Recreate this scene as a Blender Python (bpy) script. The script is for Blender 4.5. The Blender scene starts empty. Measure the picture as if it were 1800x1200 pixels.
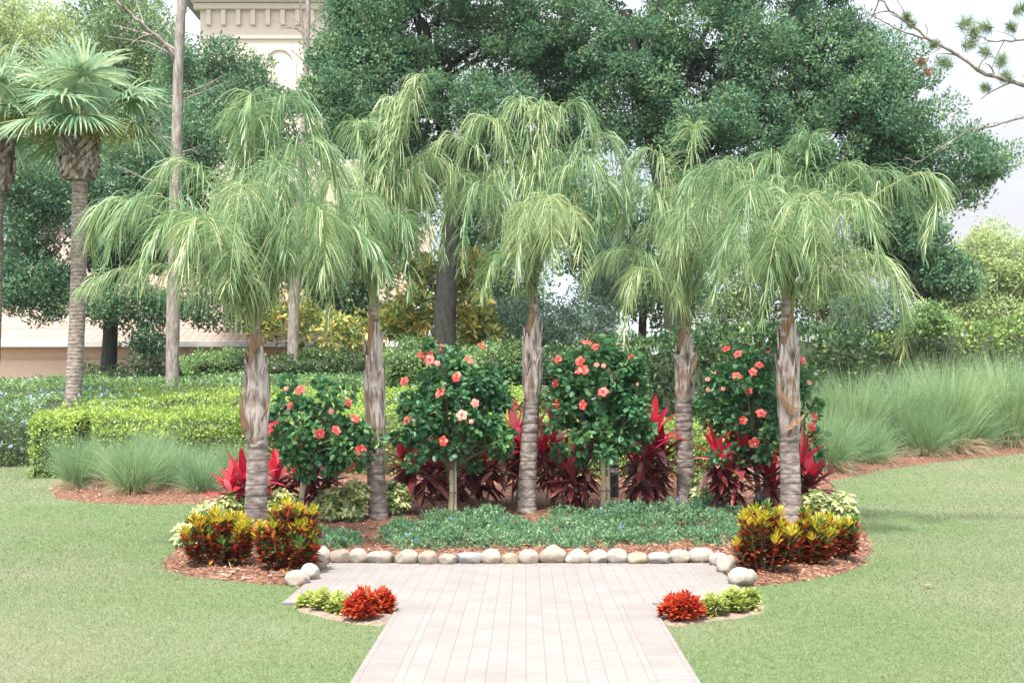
import bpy, math
import numpy as np
from math import radians, sin, cos, pi

# ------------------------------------------------------------------ camera, world, sun, exposure
SC = bpy.context.scene
COL = SC.collection
F, CX, HY, H = 2000.0, 925.0, 700.0, 1.6          # focal length / principal point / horizon in photograph pixels, eye height

cam = bpy.data.objects.new('camera', bpy.data.cameras.new('camera'))
COL.objects.link(cam)
cam.location = (0, 0, H)
cam.rotation_euler = (radians(90), 0, 0)
cam.data.sensor_width = 36
cam.data.lens = F / 1800 * 36
cam.data.shift_x = -(CX - 900) / 1800
cam.data.shift_y = (HY - 600) / 1800
cam.data.clip_end = 2000
SC.camera = cam

SUN_EL, SUN_AZ = radians(65), radians(198)        # azimuth clockwise from +Y (north): behind the camera, to the left
w = bpy.data.worlds.new('World'); SC.world = w; w.use_nodes = True
nt = w.node_tree; N = nt.nodes; L = nt.links
N.clear()
wo = N.new('ShaderNodeOutputWorld'); bg = N.new('ShaderNodeBackground'); bg.inputs['Strength'].default_value = 0.14
sky = N.new('ShaderNodeTexSky'); sky.sky_type = 'NISHITA'; sky.sun_disc = False
sky.sun_elevation = SUN_EL; sky.sun_rotation = SUN_AZ; sky.dust_density = 2.5; sky.air_density = 1.0; sky.ozone_density = 1.5
tc = N.new('ShaderNodeTexCoord'); mp = N.new('ShaderNodeMapping'); mp.inputs['Scale'].default_value = (1, 1, 2.2)
nz = N.new('ShaderNodeTexNoise'); nz.inputs['Scale'].default_value = 2.1; nz.inputs['Detail'].default_value = 6; nz.inputs['Roughness'].default_value = .55
rp = N.new('ShaderNodeValToRGB'); rp.color_ramp.elements[0].position = .30; rp.color_ramp.elements[1].position = .55
rp.color_ramp.elements[0].color = (.45, .45, .45, 1)
mx = N.new('ShaderNodeMix'); mx.data_type = 'RGBA'
mx.inputs['B'].default_value = (2.35, 2.4, 2.6, 1)
L.new(tc.outputs['Generated'], mp.inputs['Vector']); L.new(mp.outputs[0], nz.inputs['Vector'])
L.new(nz.outputs['Fac'], rp.inputs[0]); L.new(rp.outputs[0], mx.inputs['Factor'])
dt = N.new('ShaderNodeVectorMath'); dt.operation = 'DOT_PRODUCT'; L.new(tc.outputs['Generated'], dt.inputs[0])
dt.inputs[1].default_value = (sin(SUN_AZ) * cos(SUN_EL), cos(SUN_AZ) * cos(SUN_EL), sin(SUN_EL))
cb = N.new('ShaderNodeMapRange'); cb.inputs['From Min'].default_value = -.25; cb.inputs['From Max'].default_value = 1; cb.inputs['To Min'].default_value = 1.5; cb.inputs['To Max'].default_value = 5.2
L.new(dt.outputs['Value'], cb.inputs['Value'])
cc = N.new('ShaderNodeVectorMath'); cc.operation = 'SCALE'; cc.inputs[0].default_value = (.985, .995, 1.06); L.new(cb.outputs[0], cc.inputs['Scale']); L.new(cc.outputs[0], mx.inputs['B'])
L.new(sky.outputs[0], mx.inputs['A']); L.new(mx.outputs['Result'], bg.inputs['Color']); L.new(bg.outputs[0], wo.inputs[0])

sun = bpy.data.objects.new('sun', bpy.data.lights.new('sun', 'SUN')); COL.objects.link(sun)
sun.data.energy = 2.5; sun.data.angle = radians(6.0); sun.data.color = (1, .95, .87)
sun.rotation_euler = (radians(90) - SUN_EL, 0, pi - SUN_AZ + 0)
SC.view_settings.view_transform = 'Standard'; SC.view_settings.look = 'None'
SC.view_settings.gamma = 1; SC.view_settings.exposure = 2.05
SC.cycles.use_denoising = True
SC.cycles.max_bounces = 7; SC.cycles.diffuse_bounces = 4; SC.cycles.glossy_bounces = 2; SC.cycles.transmission_bounces = 4
SC.cycles.caustics_reflective = False; SC.cycles.caustics_refractive = False

# ------------------------------------------------------------------ helpers
RNG = np.random.default_rng(7)
def rs(seed): return np.random.default_rng(seed)
def A(*v): return np.array(v, float)
def nrm(v): return v / (np.linalg.norm(v, axis=-1, keepdims=True) + 1e-9)
def rdir(r, n): return nrm(r.normal(size=(n, 3)))

_ty = np.linspace(-50, 500, 5501)
_tz = np.interp(_ty, [-50, 12.6, 14, 16.5, 19, 22, 25, 28, 31, 36, 500], [0, 0, .02, .13, .28, .47, .72, 1.02, 1.28, 1.4, 1.4])
_k = np.hanning(15); _k /= _k.sum()
_tz = np.convolve(np.pad(_tz, 7, 'edge'), _k, 'valid'); _tz[_ty < 12] = 0
def terr(x, y): return np.interp(y, _ty, _tz)
def P(px, py, Y): return A((px - CX) / F * Y, Y, H - (py - HY) / F * Y)
def G(px, py):
    ys = np.linspace(3, 60, 5701)
    f = H - (py - HY) / F * ys - terr(0, ys)
    i = np.argmax(f <= 0) if (f <= 0).any() else len(ys) - 1
    Y = ys[i]
    return A((px - CX) / F * Y, Y, terr(0, Y))
def GY(px, Y): return A((px - CX) / F * Y, Y, terr(0, Y))

class MB:
    def __init__(s): s.v = []; s.f = []; s.r = []; s.m = []; s.sm = []; s.n = 0
    def add(s, v, faces, rnd=None, mat=0, smooth=True):
        v = np.asarray(v, float).reshape(-1, 3); faces = np.asarray(faces, int)
        s.v.append(v); s.f.append(faces + s.n); s.n += len(v)
        s.r.append(np.broadcast_to(np.asarray(.5 if rnd is None else rnd, float), (len(v),)))
        s.m.append(np.full(len(faces), mat)); s.sm.append(np.full(len(faces), smooth))
    def build(s, name, mats, parent=None, loc=None):
        me = bpy.data.meshes.new(name)
        if not isinstance(mats, (list, tuple)): mats = [mats]
        for m in mats: me.materials.append(m)
        v = np.concatenate(s.v)
        if loc is not None: v = v - np.asarray(loc, float)
        me.vertices.add(len(v)); me.vertices.foreach_set('co', v.ravel())
        li = np.concatenate([f.ravel() for f in s.f]); tot = np.concatenate([np.full(len(f), f.shape[1]) for f in s.f])
        st = np.concatenate([[0], np.cumsum(tot)[:-1]])
        me.loops.add(len(li)); me.loops.foreach_set('vertex_index', li.astype(np.int32))
        me.polygons.add(len(tot)); me.polygons.foreach_set('loop_start', st.astype(np.int32))
        me.polygons.foreach_set('material_index', np.concatenate(s.m).astype(np.int32))
        me.polygons.foreach_set('use_smooth', np.concatenate(s.sm))
        a = me.attributes.new('rnd', 'FLOAT', 'POINT'); a.data.foreach_set('value', np.concatenate(s.r).astype(np.float32))
        me.update(calc_edges=True); me.validate()
        o = bpy.data.objects.new(name, me); COL.objects.link(o)
        if parent is not None: o.parent = parent
        if loc is not None: o.location = loc
        return o

def tag(o, label, cat=None, group=None, kind=None):
    o['label'] = label
    if cat: o['category'] = cat
    if group: o['group'] = group
    if kind: o['kind'] = kind
    return o
def thing(name, loc, label, cat, group=None):
    o = bpy.data.objects.new(name, None); COL.objects.link(o); o.location = [float(c) for c in loc]
    o.empty_display_size = .2
    return tag(o, label, cat, group)
def copy_tree(o, parent=None):
    c = o.copy(); COL.objects.link(c)
    if parent is not None: c.parent = parent
    for ch in o.children: copy_tree(ch, c)
    return c

PROF = {'lance': lambda t: np.sin(pi * min(1, .12 + t * .88)) ** .7 if t < 1 else .03,
        'blade': lambda t: max(.04, 1 - t ** 2.2), 'strap': lambda t: max(.03, min(1, .45 + 2.2 * t) * (1 - t ** 5)),
        'obov': lambda t: max(.05, (.25 + 1.5 * t) * (1 - t ** 3)) if t < 1 else .25}
def blades(mb, base, d, Ln, W, droop, r, segs=4, prof='lance', ref=None, rnd=None, mat=0, fold=0.0, g=None, hook=1.3):
    n = len(base); base = np.asarray(base, float); d = nrm(np.asarray(d, float))
    Ln = np.broadcast_to(Ln, (n,)); W = np.broadcast_to(W, (n,)); droop = np.broadcast_to(droop, (n,))
    if ref is None: ref = rdir(r, n)
    if rnd is None: rnd = r.random(n)
    side = nrm(np.cross(d, ref)); pos = base.copy(); rows = []
    down = A(0, 0, -1) if g is None else g
    for k in range(segs + 1):
        t = k / segs
        dn = nrm(d + down * (droop * t ** hook)[:, None])
        if k: pos = pos + dn * (Ln / segs)[:, None]
        side = nrm(side - dn * (side * dn).sum(1, keepdims=True))
        h = side * (W * PROF[prof](t) * .5)[:, None]
        if fold:
            nn = np.cross(side, dn)
            rows.append(np.stack([pos - h, pos - nn * (W * PROF[prof](t) * fold)[:, None], pos + h], 1))
        else: rows.append(np.stack([pos - h, pos + h], 1))
    V = np.stack(rows, 1); c = V.shape[2]; per = (segs + 1) * c
    f = []
    for k in range(segs):
        for j in range(c - 1):
            a = k * c + j; f.append((a, a + 1, a + c + 1, a + c))
    f = (np.array(f)[None] + (np.arange(n) * per)[:, None, None]).reshape(-1, 4)
    mb.add(V.reshape(-1, 3), f, np.repeat(rnd, per), mat)
def leaves(mb, p, d, Ln, W, r, rnd=None, mat=0, ref=None):
    n = len(p); d = nrm(d)
    Ln = np.broadcast_to(Ln, (n,))[:, None]; W = np.broadcast_to(W, (n,))[:, None]
    if ref is None: ref = rdir(r, n)
    if rnd is None: rnd = r.random(n)
    s = nrm(np.cross(d, ref)); nn = np.cross(s, d)
    m = p + d * Ln * .5 - nn * W * .18
    V = np.stack([p, m + s * W * .5 + nn * W * .22, p + d * Ln, m - s * W * .5 + nn * W * .22], 1).reshape(-1, 3)
    f = np.arange(n)[:, None] * 4 + np.arange(4)[None]
    mb.add(V, f, np.repeat(rnd, 4), mat, smooth=False)
def tube(mb, pts, rad, n=8, mat=0, rnd=.5, jit=0, r=None, cap=True):
    pts = np.asarray(pts, float); k = len(pts); rad = np.broadcast_to(rad, (k,))
    T = nrm(np.gradient(pts, axis=0)); ref = A(0, 1, 0) if abs(T[0, 1]) < .9 else A(1, 0, 0)
    V = []; a = np.arange(n) / n * 2 * pi
    for i in range(k):
        s = nrm(np.cross(T[i], ref)); u = np.cross(s, T[i])
        rr = rad[i] * (1 + (jit * r.normal(size=n) if jit else 0))
        V.append(pts[i] + (np.cos(a) * rr)[:, None] * s + (np.sin(a) * rr)[:, None] * u)
    f = [(i * n + j, i * n + (j + 1) % n, (i + 1) * n + (j + 1) % n, (i + 1) * n + j) for i in range(k - 1) for j in range(n)]
    mb.add(np.concatenate(V), f, rnd, mat)
    if cap: mb.add(V[-1], [list(range(n))], rnd, mat)
def box(mb, lo, hi, mat=0):
    x0, y0, z0 = lo; x1, y1, z1 = hi
    v = [(x0, y0, z0), (x1, y0, z0), (x1, y1, z0), (x0, y1, z0), (x0, y0, z1), (x1, y0, z1), (x1, y1, z1), (x0, y1, z1)]
    mb.add(v, [(3, 2, 1, 0), (4, 5, 6, 7), (0, 1, 5, 4), (1, 2, 6, 5), (2, 3, 7, 6), (3, 0, 4, 7)], .5, mat, smooth=False)
def bez(p0, p1, p2, n):
    t = np.linspace(0, 1, n)[:, None]
    return (1 - t) ** 2 * p0 + 2 * t * (1 - t) * p1 + t * t * p2
def vnoise(p, seed=0, scale=1.0):
    """cheap smooth 3-D value from summed sines, about -1..1"""
    r = rs(seed); out = 0
    for i in range(6):
        k = rdir(r, 1)[0] * scale * (1 + .55 * i); out = out + np.sin(p @ k + r.random() * 6.28) * (1 / (1 + .35 * i))
    return out / 3.2

# ------------------------------------------------------------------ materials
def mat_base(name):
    m = bpy.data.materials.new(name); m.use_nodes = True
    n = m.node_tree.nodes; n.clear()
    return m, n, m.node_tree.links
def ramp(n, stops):
    r = n.new('ShaderNodeValToRGB'); e = r.color_ramp.elements
    while len(e) < len(stops): e.new(.5)
    for i, (p, c) in enumerate(stops): e[i].position = p; e[i].color = (*c, 1)
    return r
def leaf_mat(name, stops, rough=.45, trans=.3, spec=.35, mott=.25, gain=1.35):
    m, n, l = mat_base(name); stops = [(p, tuple(min(.82, x * gain) for x in c)) for p, c in stops]
    at = n.new('ShaderNodeAttribute'); at.attribute_name = 'rnd'
    rp = ramp(n, stops)
    geo = n.new('ShaderNodeNewGeometry'); ns = n.new('ShaderNodeTexNoise'); ns.inputs['Scale'].default_value = 1.3; ns.inputs['Detail'].default_value = 2
    l.new(geo.outputs['Position'], ns.inputs['Vector'])
    ma = n.new('ShaderNodeMath'); ma.operation = 'MULTIPLY_ADD'; ma.inputs[1].default_value = mott * 2; l.new(ns.outputs['Fac'], ma.inputs[0])
    sb = n.new('ShaderNodeMath'); sb.operation = 'SUBTRACT'; sb.inputs[1].default_value = mott
    l.new(at.outputs['Fac'], ma.inputs[2]); l.new(ma.outputs[0], sb.inputs[0]); l.new(sb.outputs[0], rp.inputs[0])
    pr = n.new('ShaderNodeBsdfPrincipled'); pr.inputs['Roughness'].default_value = rough; pr.inputs['Specular IOR Level'].default_value = spec
    tr = n.new('ShaderNodeBsdfTranslucent'); mx = n.new('ShaderNodeMixShader'); mx.inputs[0].default_value = trans
    hs = n.new('ShaderNodeHueSaturation'); hs.inputs['Hue'].default_value = .485; hs.inputs['Value'].default_value = 1.5
    l.new(rp.outputs[0], pr.inputs['Base Color']); l.new(rp.outputs[0], hs.inputs['Color']); l.new(hs.outputs[0], tr.inputs['Color'])
    o = n.new('ShaderNodeOutputMaterial')
    l.new(pr.outputs[0], mx.inputs[1]); l.new(tr.outputs[0], mx.inputs[2]); l.new(mx.outputs[0], o.inputs[0])
    return m
def noise_mat(name, stops, scale=8, detail=6, rough=.85, bump=.3, bscale=None, stretch=(1, 1, 1), bdist=.02, spec=.3, two=None, coord='Object'):
    m, n, l = mat_base(name)
    tc = n.new('ShaderNodeTexCoord'); mp = n.new('ShaderNodeMapping'); mp.inputs['Scale'].default_value = stretch
    l.new(tc.outputs[coord], mp.inputs[0])
    ns = n.new('ShaderNodeTexNoise'); ns.inputs['Scale'].default_value = scale; ns.inputs['Detail'].default_value = detail; ns.inputs['Roughness'].default_value = .62
    l.new(mp.outputs[0], ns.inputs['Vector']); rp = ramp(n, stops); l.new(ns.outputs['Fac'], rp.inputs[0])
    pr = n.new('ShaderNodeBsdfPrincipled'); pr.inputs['Roughness'].default_value = rough; pr.inputs['Specular IOR Level'].default_value = spec
    col = rp.outputs[0]
    if two:
        n2 = n.new('ShaderNodeTexNoise'); n2.inputs['Scale'].default_value = two[0]; n2.inputs['Detail'].default_value = 3
        l.new(tc.outputs[coord], n2.inputs['Vector']); r2 = ramp(n, [(two[1], (0, 0, 0)), (two[2], (1, 1, 1))]); l.new(n2.outputs['Fac'], r2.inputs[0])
        mx = n.new('ShaderNodeMix'); mx.data_type = 'RGBA'; mx.inputs['B'].default_value = (*two[3], 1)
        l.new(r2.outputs[0], mx.inputs['Factor']); l.new(col, mx.inputs['A']); col = mx.outputs['Result']
    l.new(col, pr.inputs['Base Color'])
    if bump:
        nb = n.new('ShaderNodeTexNoise'); nb.inputs['Scale'].default_value = bscale or scale * 2; nb.inputs['Detail'].default_value = 8
        l.new(mp.outputs[0], nb.inputs['Vector']); bp = n.new('ShaderNodeBump'); bp.inputs['Strength'].default_value = bump; bp.inputs['Distance'].default_value = bdist
        l.new(nb.outputs['Fac'], bp.inputs['Height']); l.new(bp.outputs[0], pr.inputs['Normal'])
    o = n.new('ShaderNodeOutputMaterial'); l.new(pr.outputs[0], o.inputs[0])
    return m
def plain(name, c, rough=.6, metal=0):
    return noise_mat(name, [(.3, tuple(x * .85 for x in c)), (.7, c)], scale=6, rough=rough, bump=.08)

M = {}
M['oak'] = leaf_mat('oak_leaves', [(0, (.024, .062, .038)), (.5, (.054, .115, .063)), (.85, (.108, .17, .086)), (1, (.22, .27, .115))], rough=.55, trans=.35, spec=.18, gain=1.55)
M['oak_olive'] = leaf_mat('olive_oak_leaves', [(0, (.05, .095, .045)), (.5, (.09, .155, .065)), (1, (.20, .26, .10))], trans=.3)
M['pale_tree'] = leaf_mat('pale_tree_leaves', [(0, (.13, .19, .08)), (.5, (.20, .27, .11)), (1, (.32, .36, .17))], trans=.35)
M['palm'] = leaf_mat('palm_leaflets', [(0, (.055, .125, .060)), (.4, (.105, .18, .080)), (.7, (.185, .25, .11)), (1, (.40, .42, .24))], rough=.42, trans=.35, spec=.4, mott=.15)
M['rachis'] = noise_mat('frond_stalk', [(.3, (.15, .20, .085)), (.7, (.26, .28, .13))], scale=10, bump=.1)
M['sabal'] = leaf_mat('fan_leaves', [(0, (.07, .14, .085)), (.5, (.12, .20, .12)), (1, (.27, .32, .19))], rough=.45, trans=.3, spec=.45, gain=1.6)
M['yellow_bloom'] = leaf_mat('yellow_bloom', [(0, (.28, .30, .05)), (1, (.55, .50, .12))], trans=.4, gain=0.85)
M['hibiscus'] = leaf_mat('hibiscus_leaves', [(0, (.020, .066, .030)), (.5, (.036, .112, .046)), (.82, (.07, .17, .062)), (1, (.19, .30, .10))], rough=.45, trans=.28, spec=.4, gain=1.35)
M['lime'] = leaf_mat('lime_hedge_leaves', [(0, (.09, .16, .03)), (.45, (.20, .30, .06)), (1, (.42, .50, .14))], trans=.4, gain=1.25)
M['plumbago'] = leaf_mat('plumbago_leaves', [(0, (.06, .125, .045)), (.5, (.12, .21, .075)), (1, (.26, .36, .13))], trans=.3, gain=1.25)
M['darkshrub'] = leaf_mat('dark_shrub_leaves', [(0, (.02, .05, .022)), (.5, (.045, .10, .035)), (.8, (.10, .17, .05)), (1, (.34, .40, .12))], rough=.4, spec=.45, gain=1.15)
M['tipshrub'] = leaf_mat('yellow_tipped_leaves', [(0, (.035, .075, .022)), (.5, (.09, .15, .04)), (.8, (.24, .30, .08)), (1, (.48, .46, .15))], gain=1.5)
M['magnolia'] = leaf_mat('bronze_leaves', [(0, (.025, .06, .02)), (.4, (.07, .12, .035)), (.65, (.22, .20, .05)), (1, (.42, .29, .08))], rough=.35, spec=.5, gain=2.1)
M['silver'] = leaf_mat('silver_leaves', [(0, (.05, .11, .075)), (.5, (.11, .185, .125)), (1, (.26, .33, .25))], gain=1.2)
M['grass_clump'] = leaf_mat('ornamental_grass', [(0, (.085, .165, .09)), (.5, (.165, .255, .13)), (.85, (.26, .335, .155)), (1, (.44, .42, .27))], trans=.35)
M['straw'] = leaf_mat('dry_grass', [(0, (.26, .20, .12)), (1, (.48, .40, .26))], gain=1)
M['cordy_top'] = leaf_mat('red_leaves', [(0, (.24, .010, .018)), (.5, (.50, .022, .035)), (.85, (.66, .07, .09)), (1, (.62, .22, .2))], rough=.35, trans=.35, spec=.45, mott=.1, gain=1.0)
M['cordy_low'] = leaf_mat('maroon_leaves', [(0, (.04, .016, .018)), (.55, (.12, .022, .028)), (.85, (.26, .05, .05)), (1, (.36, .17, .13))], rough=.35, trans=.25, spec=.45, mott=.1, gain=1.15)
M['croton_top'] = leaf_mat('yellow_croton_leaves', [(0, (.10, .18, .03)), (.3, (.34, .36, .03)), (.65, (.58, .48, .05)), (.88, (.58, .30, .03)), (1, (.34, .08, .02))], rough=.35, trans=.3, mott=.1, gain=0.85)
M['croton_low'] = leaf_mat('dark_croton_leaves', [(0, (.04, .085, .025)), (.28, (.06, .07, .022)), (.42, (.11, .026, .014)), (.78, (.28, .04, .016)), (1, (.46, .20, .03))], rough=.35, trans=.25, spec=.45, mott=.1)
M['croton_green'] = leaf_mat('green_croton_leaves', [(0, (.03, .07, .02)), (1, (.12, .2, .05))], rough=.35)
M['schef'] = leaf_mat('variegated_leaves', [(0, (.045, .09, .03)), (.4, (.11, .18, .05)), (.62, (.42, .44, .17)), (1, (.66, .64, .36))], rough=.35, trans=.3, spec=.45, mott=.12, gain=1)
M['cover'] = leaf_mat('ground_cover_leaves', [(0, (.035, .09, .045)), (.5, (.075, .155, .078)), (1, (.17, .27, .14))], trans=.3, mott=.3)
M['bluebloom'] = leaf_mat('blue_bloom', [(0, (.10, .15, .48)), (1, (.20, .25, .6))], mott=0)
M['paleblue'] = leaf_mat('pale_blue_bloom', [(0, (.38, .45, .68)), (1, (.58, .64, .82))], mott=0, gain=1)
M['redbed'] = leaf_mat('red_bedding_leaves', [(0, (.16, .022, .01)), (.5, (.45, .065, .02)), (.85, (.62, .14, .05)), (1, (.3, .25, .06))], trans=.35, mott=.1, gain=0.95)
M['limebed'] = leaf_mat('lime_bedding_leaves', [(0, (.11, .19, .035)), (.5, (.34, .42, .10)), (1, (.62, .62, .28))], trans=.35, mott=.15, gain=0.95)
M['petal'] = leaf_mat('coral_petals', [(0, (.66, .06, .06)), (.6, (.76, .105, .09)), (1, (.82, .24, .20))], rough=.5, trans=.35, mott=0, gain=1)
M['petal_pale'] = leaf_mat('pale_coral_petals', [(0, (.78, .22, .19)), (1, (.84, .36, .30))], rough=.5, trans=.35, mott=0, gain=1)
M['eye'] = plain('flower_eye', (.20, .006, .012)); M['stamen'] = plain('stamen', (.85, .55, .25))
M['needle'] = leaf_mat('pine_needles', [(0, (.07, .12, .06)), (.6, (.14, .2, .10)), (1, (.26, .29, .16))], trans=.2)
M['needle_brown'] = leaf_mat('dead_needles', [(0, (.14, .08, .05)), (1, (.26, .16, .11))], trans=.2)
M['bark_pine'] = noise_mat('pine_bark', [(.3, (.115, .095, .08)), (.5, (.235, .20, .175)), (.7, (.36, .325, .29))], scale=5, stretch=(3, 3, .7), bump=.8, bdist=.03)
M['bark_oak'] = noise_mat('oak_bark', [(.3, (.014, .015, .012)), (.7, (.048, .046, .038))], scale=7, stretch=(2.5, 2.5, .6), bump=.9, bdist=.03)
M['bark_grey'] = noise_mat('grey_bark', [(.3, (.14, .12, .11)), (.5, (.28, .25, .23)), (.7, (.40, .36, .33))], scale=6, stretch=(3, 3, .8), bump=.9, bdist=.03)
M['twig'] = noise_mat('twig_bark', [(.3, (.10, .075, .05)), (.7, (.22, .17, .12))], scale=20, bump=.3)
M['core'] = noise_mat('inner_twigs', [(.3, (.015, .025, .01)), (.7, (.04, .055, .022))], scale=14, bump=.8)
M['green_stem'] = noise_mat('stem_bark', [(.3, (.28, .24, .15)), (.7, (.46, .42, .29))], scale=14, stretch=(1, 1, .4), bump=.4)
M['boot'] = noise_mat('leaf_base_fibre', [(.32, (.04, .03, .025)), (.42, (.17, .135, .115)), (.50, (.36, .315, .285)), (.72, (.50, .455, .42))], scale=4.5, stretch=(5, 5, .55), bump=.8, bdist=.02, two=(3, .54, .70, (.17, .10, .065)))
M['husk'] = noise_mat('brown_fibre', [(.3, (.09, .05, .028)), (.6, (.24, .15, .085)), (.8, (.34, .26, .16))], scale=5, stretch=(6, 6, .5), bump=.7)
M['chip'] = leaf_mat('mulch_chips', [(0, (.11, .045, .028)), (.5, (.30, .135, .08)), (.85, (.44, .24, .15)), (1, (.60, .42, .30))], trans=0, rough=.8, spec=.2, mott=.2, gain=0.8)
M['mulch'] = noise_mat('mulch_ground', [(.3, (.05, .024, .016)), (.5, (.15, .072, .046)), (.72, (.30, .17, .11))], scale=28, detail=8, bump=1, bscale=40, bdist=.03)
M['soil'] = noise_mat('bare_soil', [(.3, (.12, .08, .06)), (.7, (.32, .24, .19))], scale=24, detail=8, bump=.8, bdist=.02)
M['lawn'] = noise_mat('lawn_grass', [(.30, (.070, .115, .042)), (.5, (.104, .150, .060)), (.66, (.132, .168, .080)), (.8, (.165, .18, .108))], scale=16, detail=10, bump=.7, bscale=70, bdist=.03, two=(.35, .44, .70, (.165, .17, .105)))
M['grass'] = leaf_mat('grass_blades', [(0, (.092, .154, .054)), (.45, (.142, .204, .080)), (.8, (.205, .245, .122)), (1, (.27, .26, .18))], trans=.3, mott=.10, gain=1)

def trunk_mat(name, pale, dark, ring_scale):
    m, n, l = mat_base(name)
    tc = n.new('ShaderNodeTexCoord'); mp = n.new('ShaderNodeMapping'); l.new(tc.outputs['Object'], mp.inputs[0])
    mp.inputs['Scale'].default_value = (.6, .6, 1)
    wv = n.new('ShaderNodeTexWave'); wv.bands_direction = 'Z'; wv.inputs['Scale'].default_value = ring_scale; wv.inputs['Distortion'].default_value = 2.2
    wv.inputs['Detail'].default_value = 4; wv.inputs['Detail Scale'].default_value = 2.5
    l.new(mp.outputs[0], wv.inputs[0]); ns = n.new('ShaderNodeTexNoise'); ns.inputs['Scale'].default_value = 9; ns.inputs['Detail'].default_value = 7
    m2 = n.new('ShaderNodeMapping'); m2.inputs['Scale'].default_value = (1, 1, 2.4); l.new(tc.outputs['Object'], m2.inputs[0]); l.new(m2.outputs[0], ns.inputs[0])
    r1 = ramp(n, [(.0, (0, 0, 0)), (.22, (.75, .75, .75)), (1, (1, 1, 1))]); l.new(wv.outputs['Fac'], r1.inputs[0])
    r2 = ramp(n, [(.32, dark), (.5, tuple((a + b) / 2 for a, b in zip(pale, dark))), (.62, pale), (.8, tuple(min(.75, a * 1.2) for a in pale))]); l.new(ns.outputs['Fac'], r2.inputs[0])
    mx = n.new('ShaderNodeMix'); mx.data_type = 'RGBA'; mx.blend_type = 'MULTIPLY'; mx.inputs['Factor'].default_value = .32
    l.new(r2.outputs[0], mx.inputs['A']); l.new(r1.outputs[0], mx.inputs['B'])
    pr = n.new('ShaderNodeBsdfPrincipled'); pr.inputs['Roughness'].default_value = .9
    l.new(mx.outputs['Result'], pr.inputs['Base Color'])
    ad = n.new('ShaderNodeMath'); ad.operation = 'MULTIPLY_ADD'; ad.inputs[1].default_value = .6; l.new(r1.outputs[0], ad.inputs[0]); l.new(ns.outputs['Fac'], ad.inputs[2])
    bp = n.new('ShaderNodeBump'); bp.inputs['Strength'].default_value = .5; bp.inputs['Distance'].default_value = .02
    l.new(ad.outputs[0], bp.inputs['Height']); l.new(bp.outputs[0], pr.inputs['Normal'])
    o = n.new('ShaderNodeOutputMaterial'); l.new(pr.outputs[0], o.inputs[0])
    return m
M['trunk'] = trunk_mat('ringed_trunk', (.33, .285, .25), (.105, .08, .068), 2.6)
M['sabal_trunk'] = trunk_mat('rough_palm_trunk', (.33, .275, .23), (.13, .10, .08), 4.5)

def brick_mat(name, rot, bw, bh, off=.5, c1=(.207, .193, .183), c2=(.192, .178, .168), mort=(.160, .145, .136)):
    m, n, l = mat_base(name)
    tc = n.new('ShaderNodeTexCoord'); mp = n.new('ShaderNodeMapping'); mp.inputs['Rotation'].default_value = (0, 0, rot)
    l.new(tc.outputs['Object'], mp.inputs[0])
    b = n.new('ShaderNodeTexBrick'); b.offset = off; b.inputs['Scale'].default_value = 1; b.inputs['Brick Width'].default_value = bw; b.inputs['Row Height'].default_value = bh
    b.inputs['Mortar Size'].default_value = .0035; b.inputs['Mortar Smooth'].default_value = .3
    b.inputs['Color1'].default_value = (*c1, 1); b.inputs['Color2'].default_value = (*c2, 1); b.inputs['Mortar'].default_value = (*mort, 1)
    l.new(mp.outputs[0], b.inputs['Vector'])
    ns = n.new('ShaderNodeTexNoise'); ns.inputs['Scale'].default_value = 3; ns.inputs['Detail'].default_value = 8; l.new(tc.outputs['Object'], ns.inputs[0])
    r2 = ramp(n, [(.3, (.90, .885, .875)), (.65, (1, 1, 1))]); l.new(ns.outputs['Fac'], r2.inputs[0])
    mx = n.new('ShaderNodeMix'); mx.data_type = 'RGBA'; mx.blend_type = 'MULTIPLY'; mx.inputs['Factor'].default_value = 1
    l.new(b.outputs['Color'], mx.inputs['A']); l.new(r2.outputs[0], mx.inputs['B'])
    pr = n.new('ShaderNodeBsdfPrincipled'); pr.inputs['Roughness'].default_value = .85; l.new(mx.outputs['Result'], pr.inputs['Base Color'])
    n3 = n.new('ShaderNodeTexNoise'); n3.inputs['Scale'].default_value = 60; l.new(tc.outputs['Object'], n3.inputs[0])
    ad = n.new('ShaderNodeMath'); ad.operation = 'MULTIPLY_ADD'; ad.inputs[1].default_value = -1.2; l.new(b.outputs['Fac'], ad.inputs[0]); l.new(n3.outputs['Fac'], ad.inputs[2])
    bp = n.new('ShaderNodeBump'); bp.inputs['Strength'].default_value = .5; bp.inputs['Distance'].default_value = .006
    l.new(ad.outputs[0], bp.inputs['Height']); l.new(bp.outputs[0], pr.inputs['Normal'])
    o = n.new('ShaderNodeOutputMaterial'); l.new(pr.outputs[0], o.inputs[0])
    return m
M['pave'] = brick_mat('pale_pavers', pi / 2, .19, .115)
M['pave_x'] = brick_mat('border_pavers', 0, .235, .10, off=0, c1=(.200, .186, .174), c2=(.184, .170, .158))
M['pave_y'] = brick_mat('edge_pavers', pi / 2, .235, .10, off=0, c1=(.200, .186, .174), c2=(.184, .170, .158))

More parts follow.
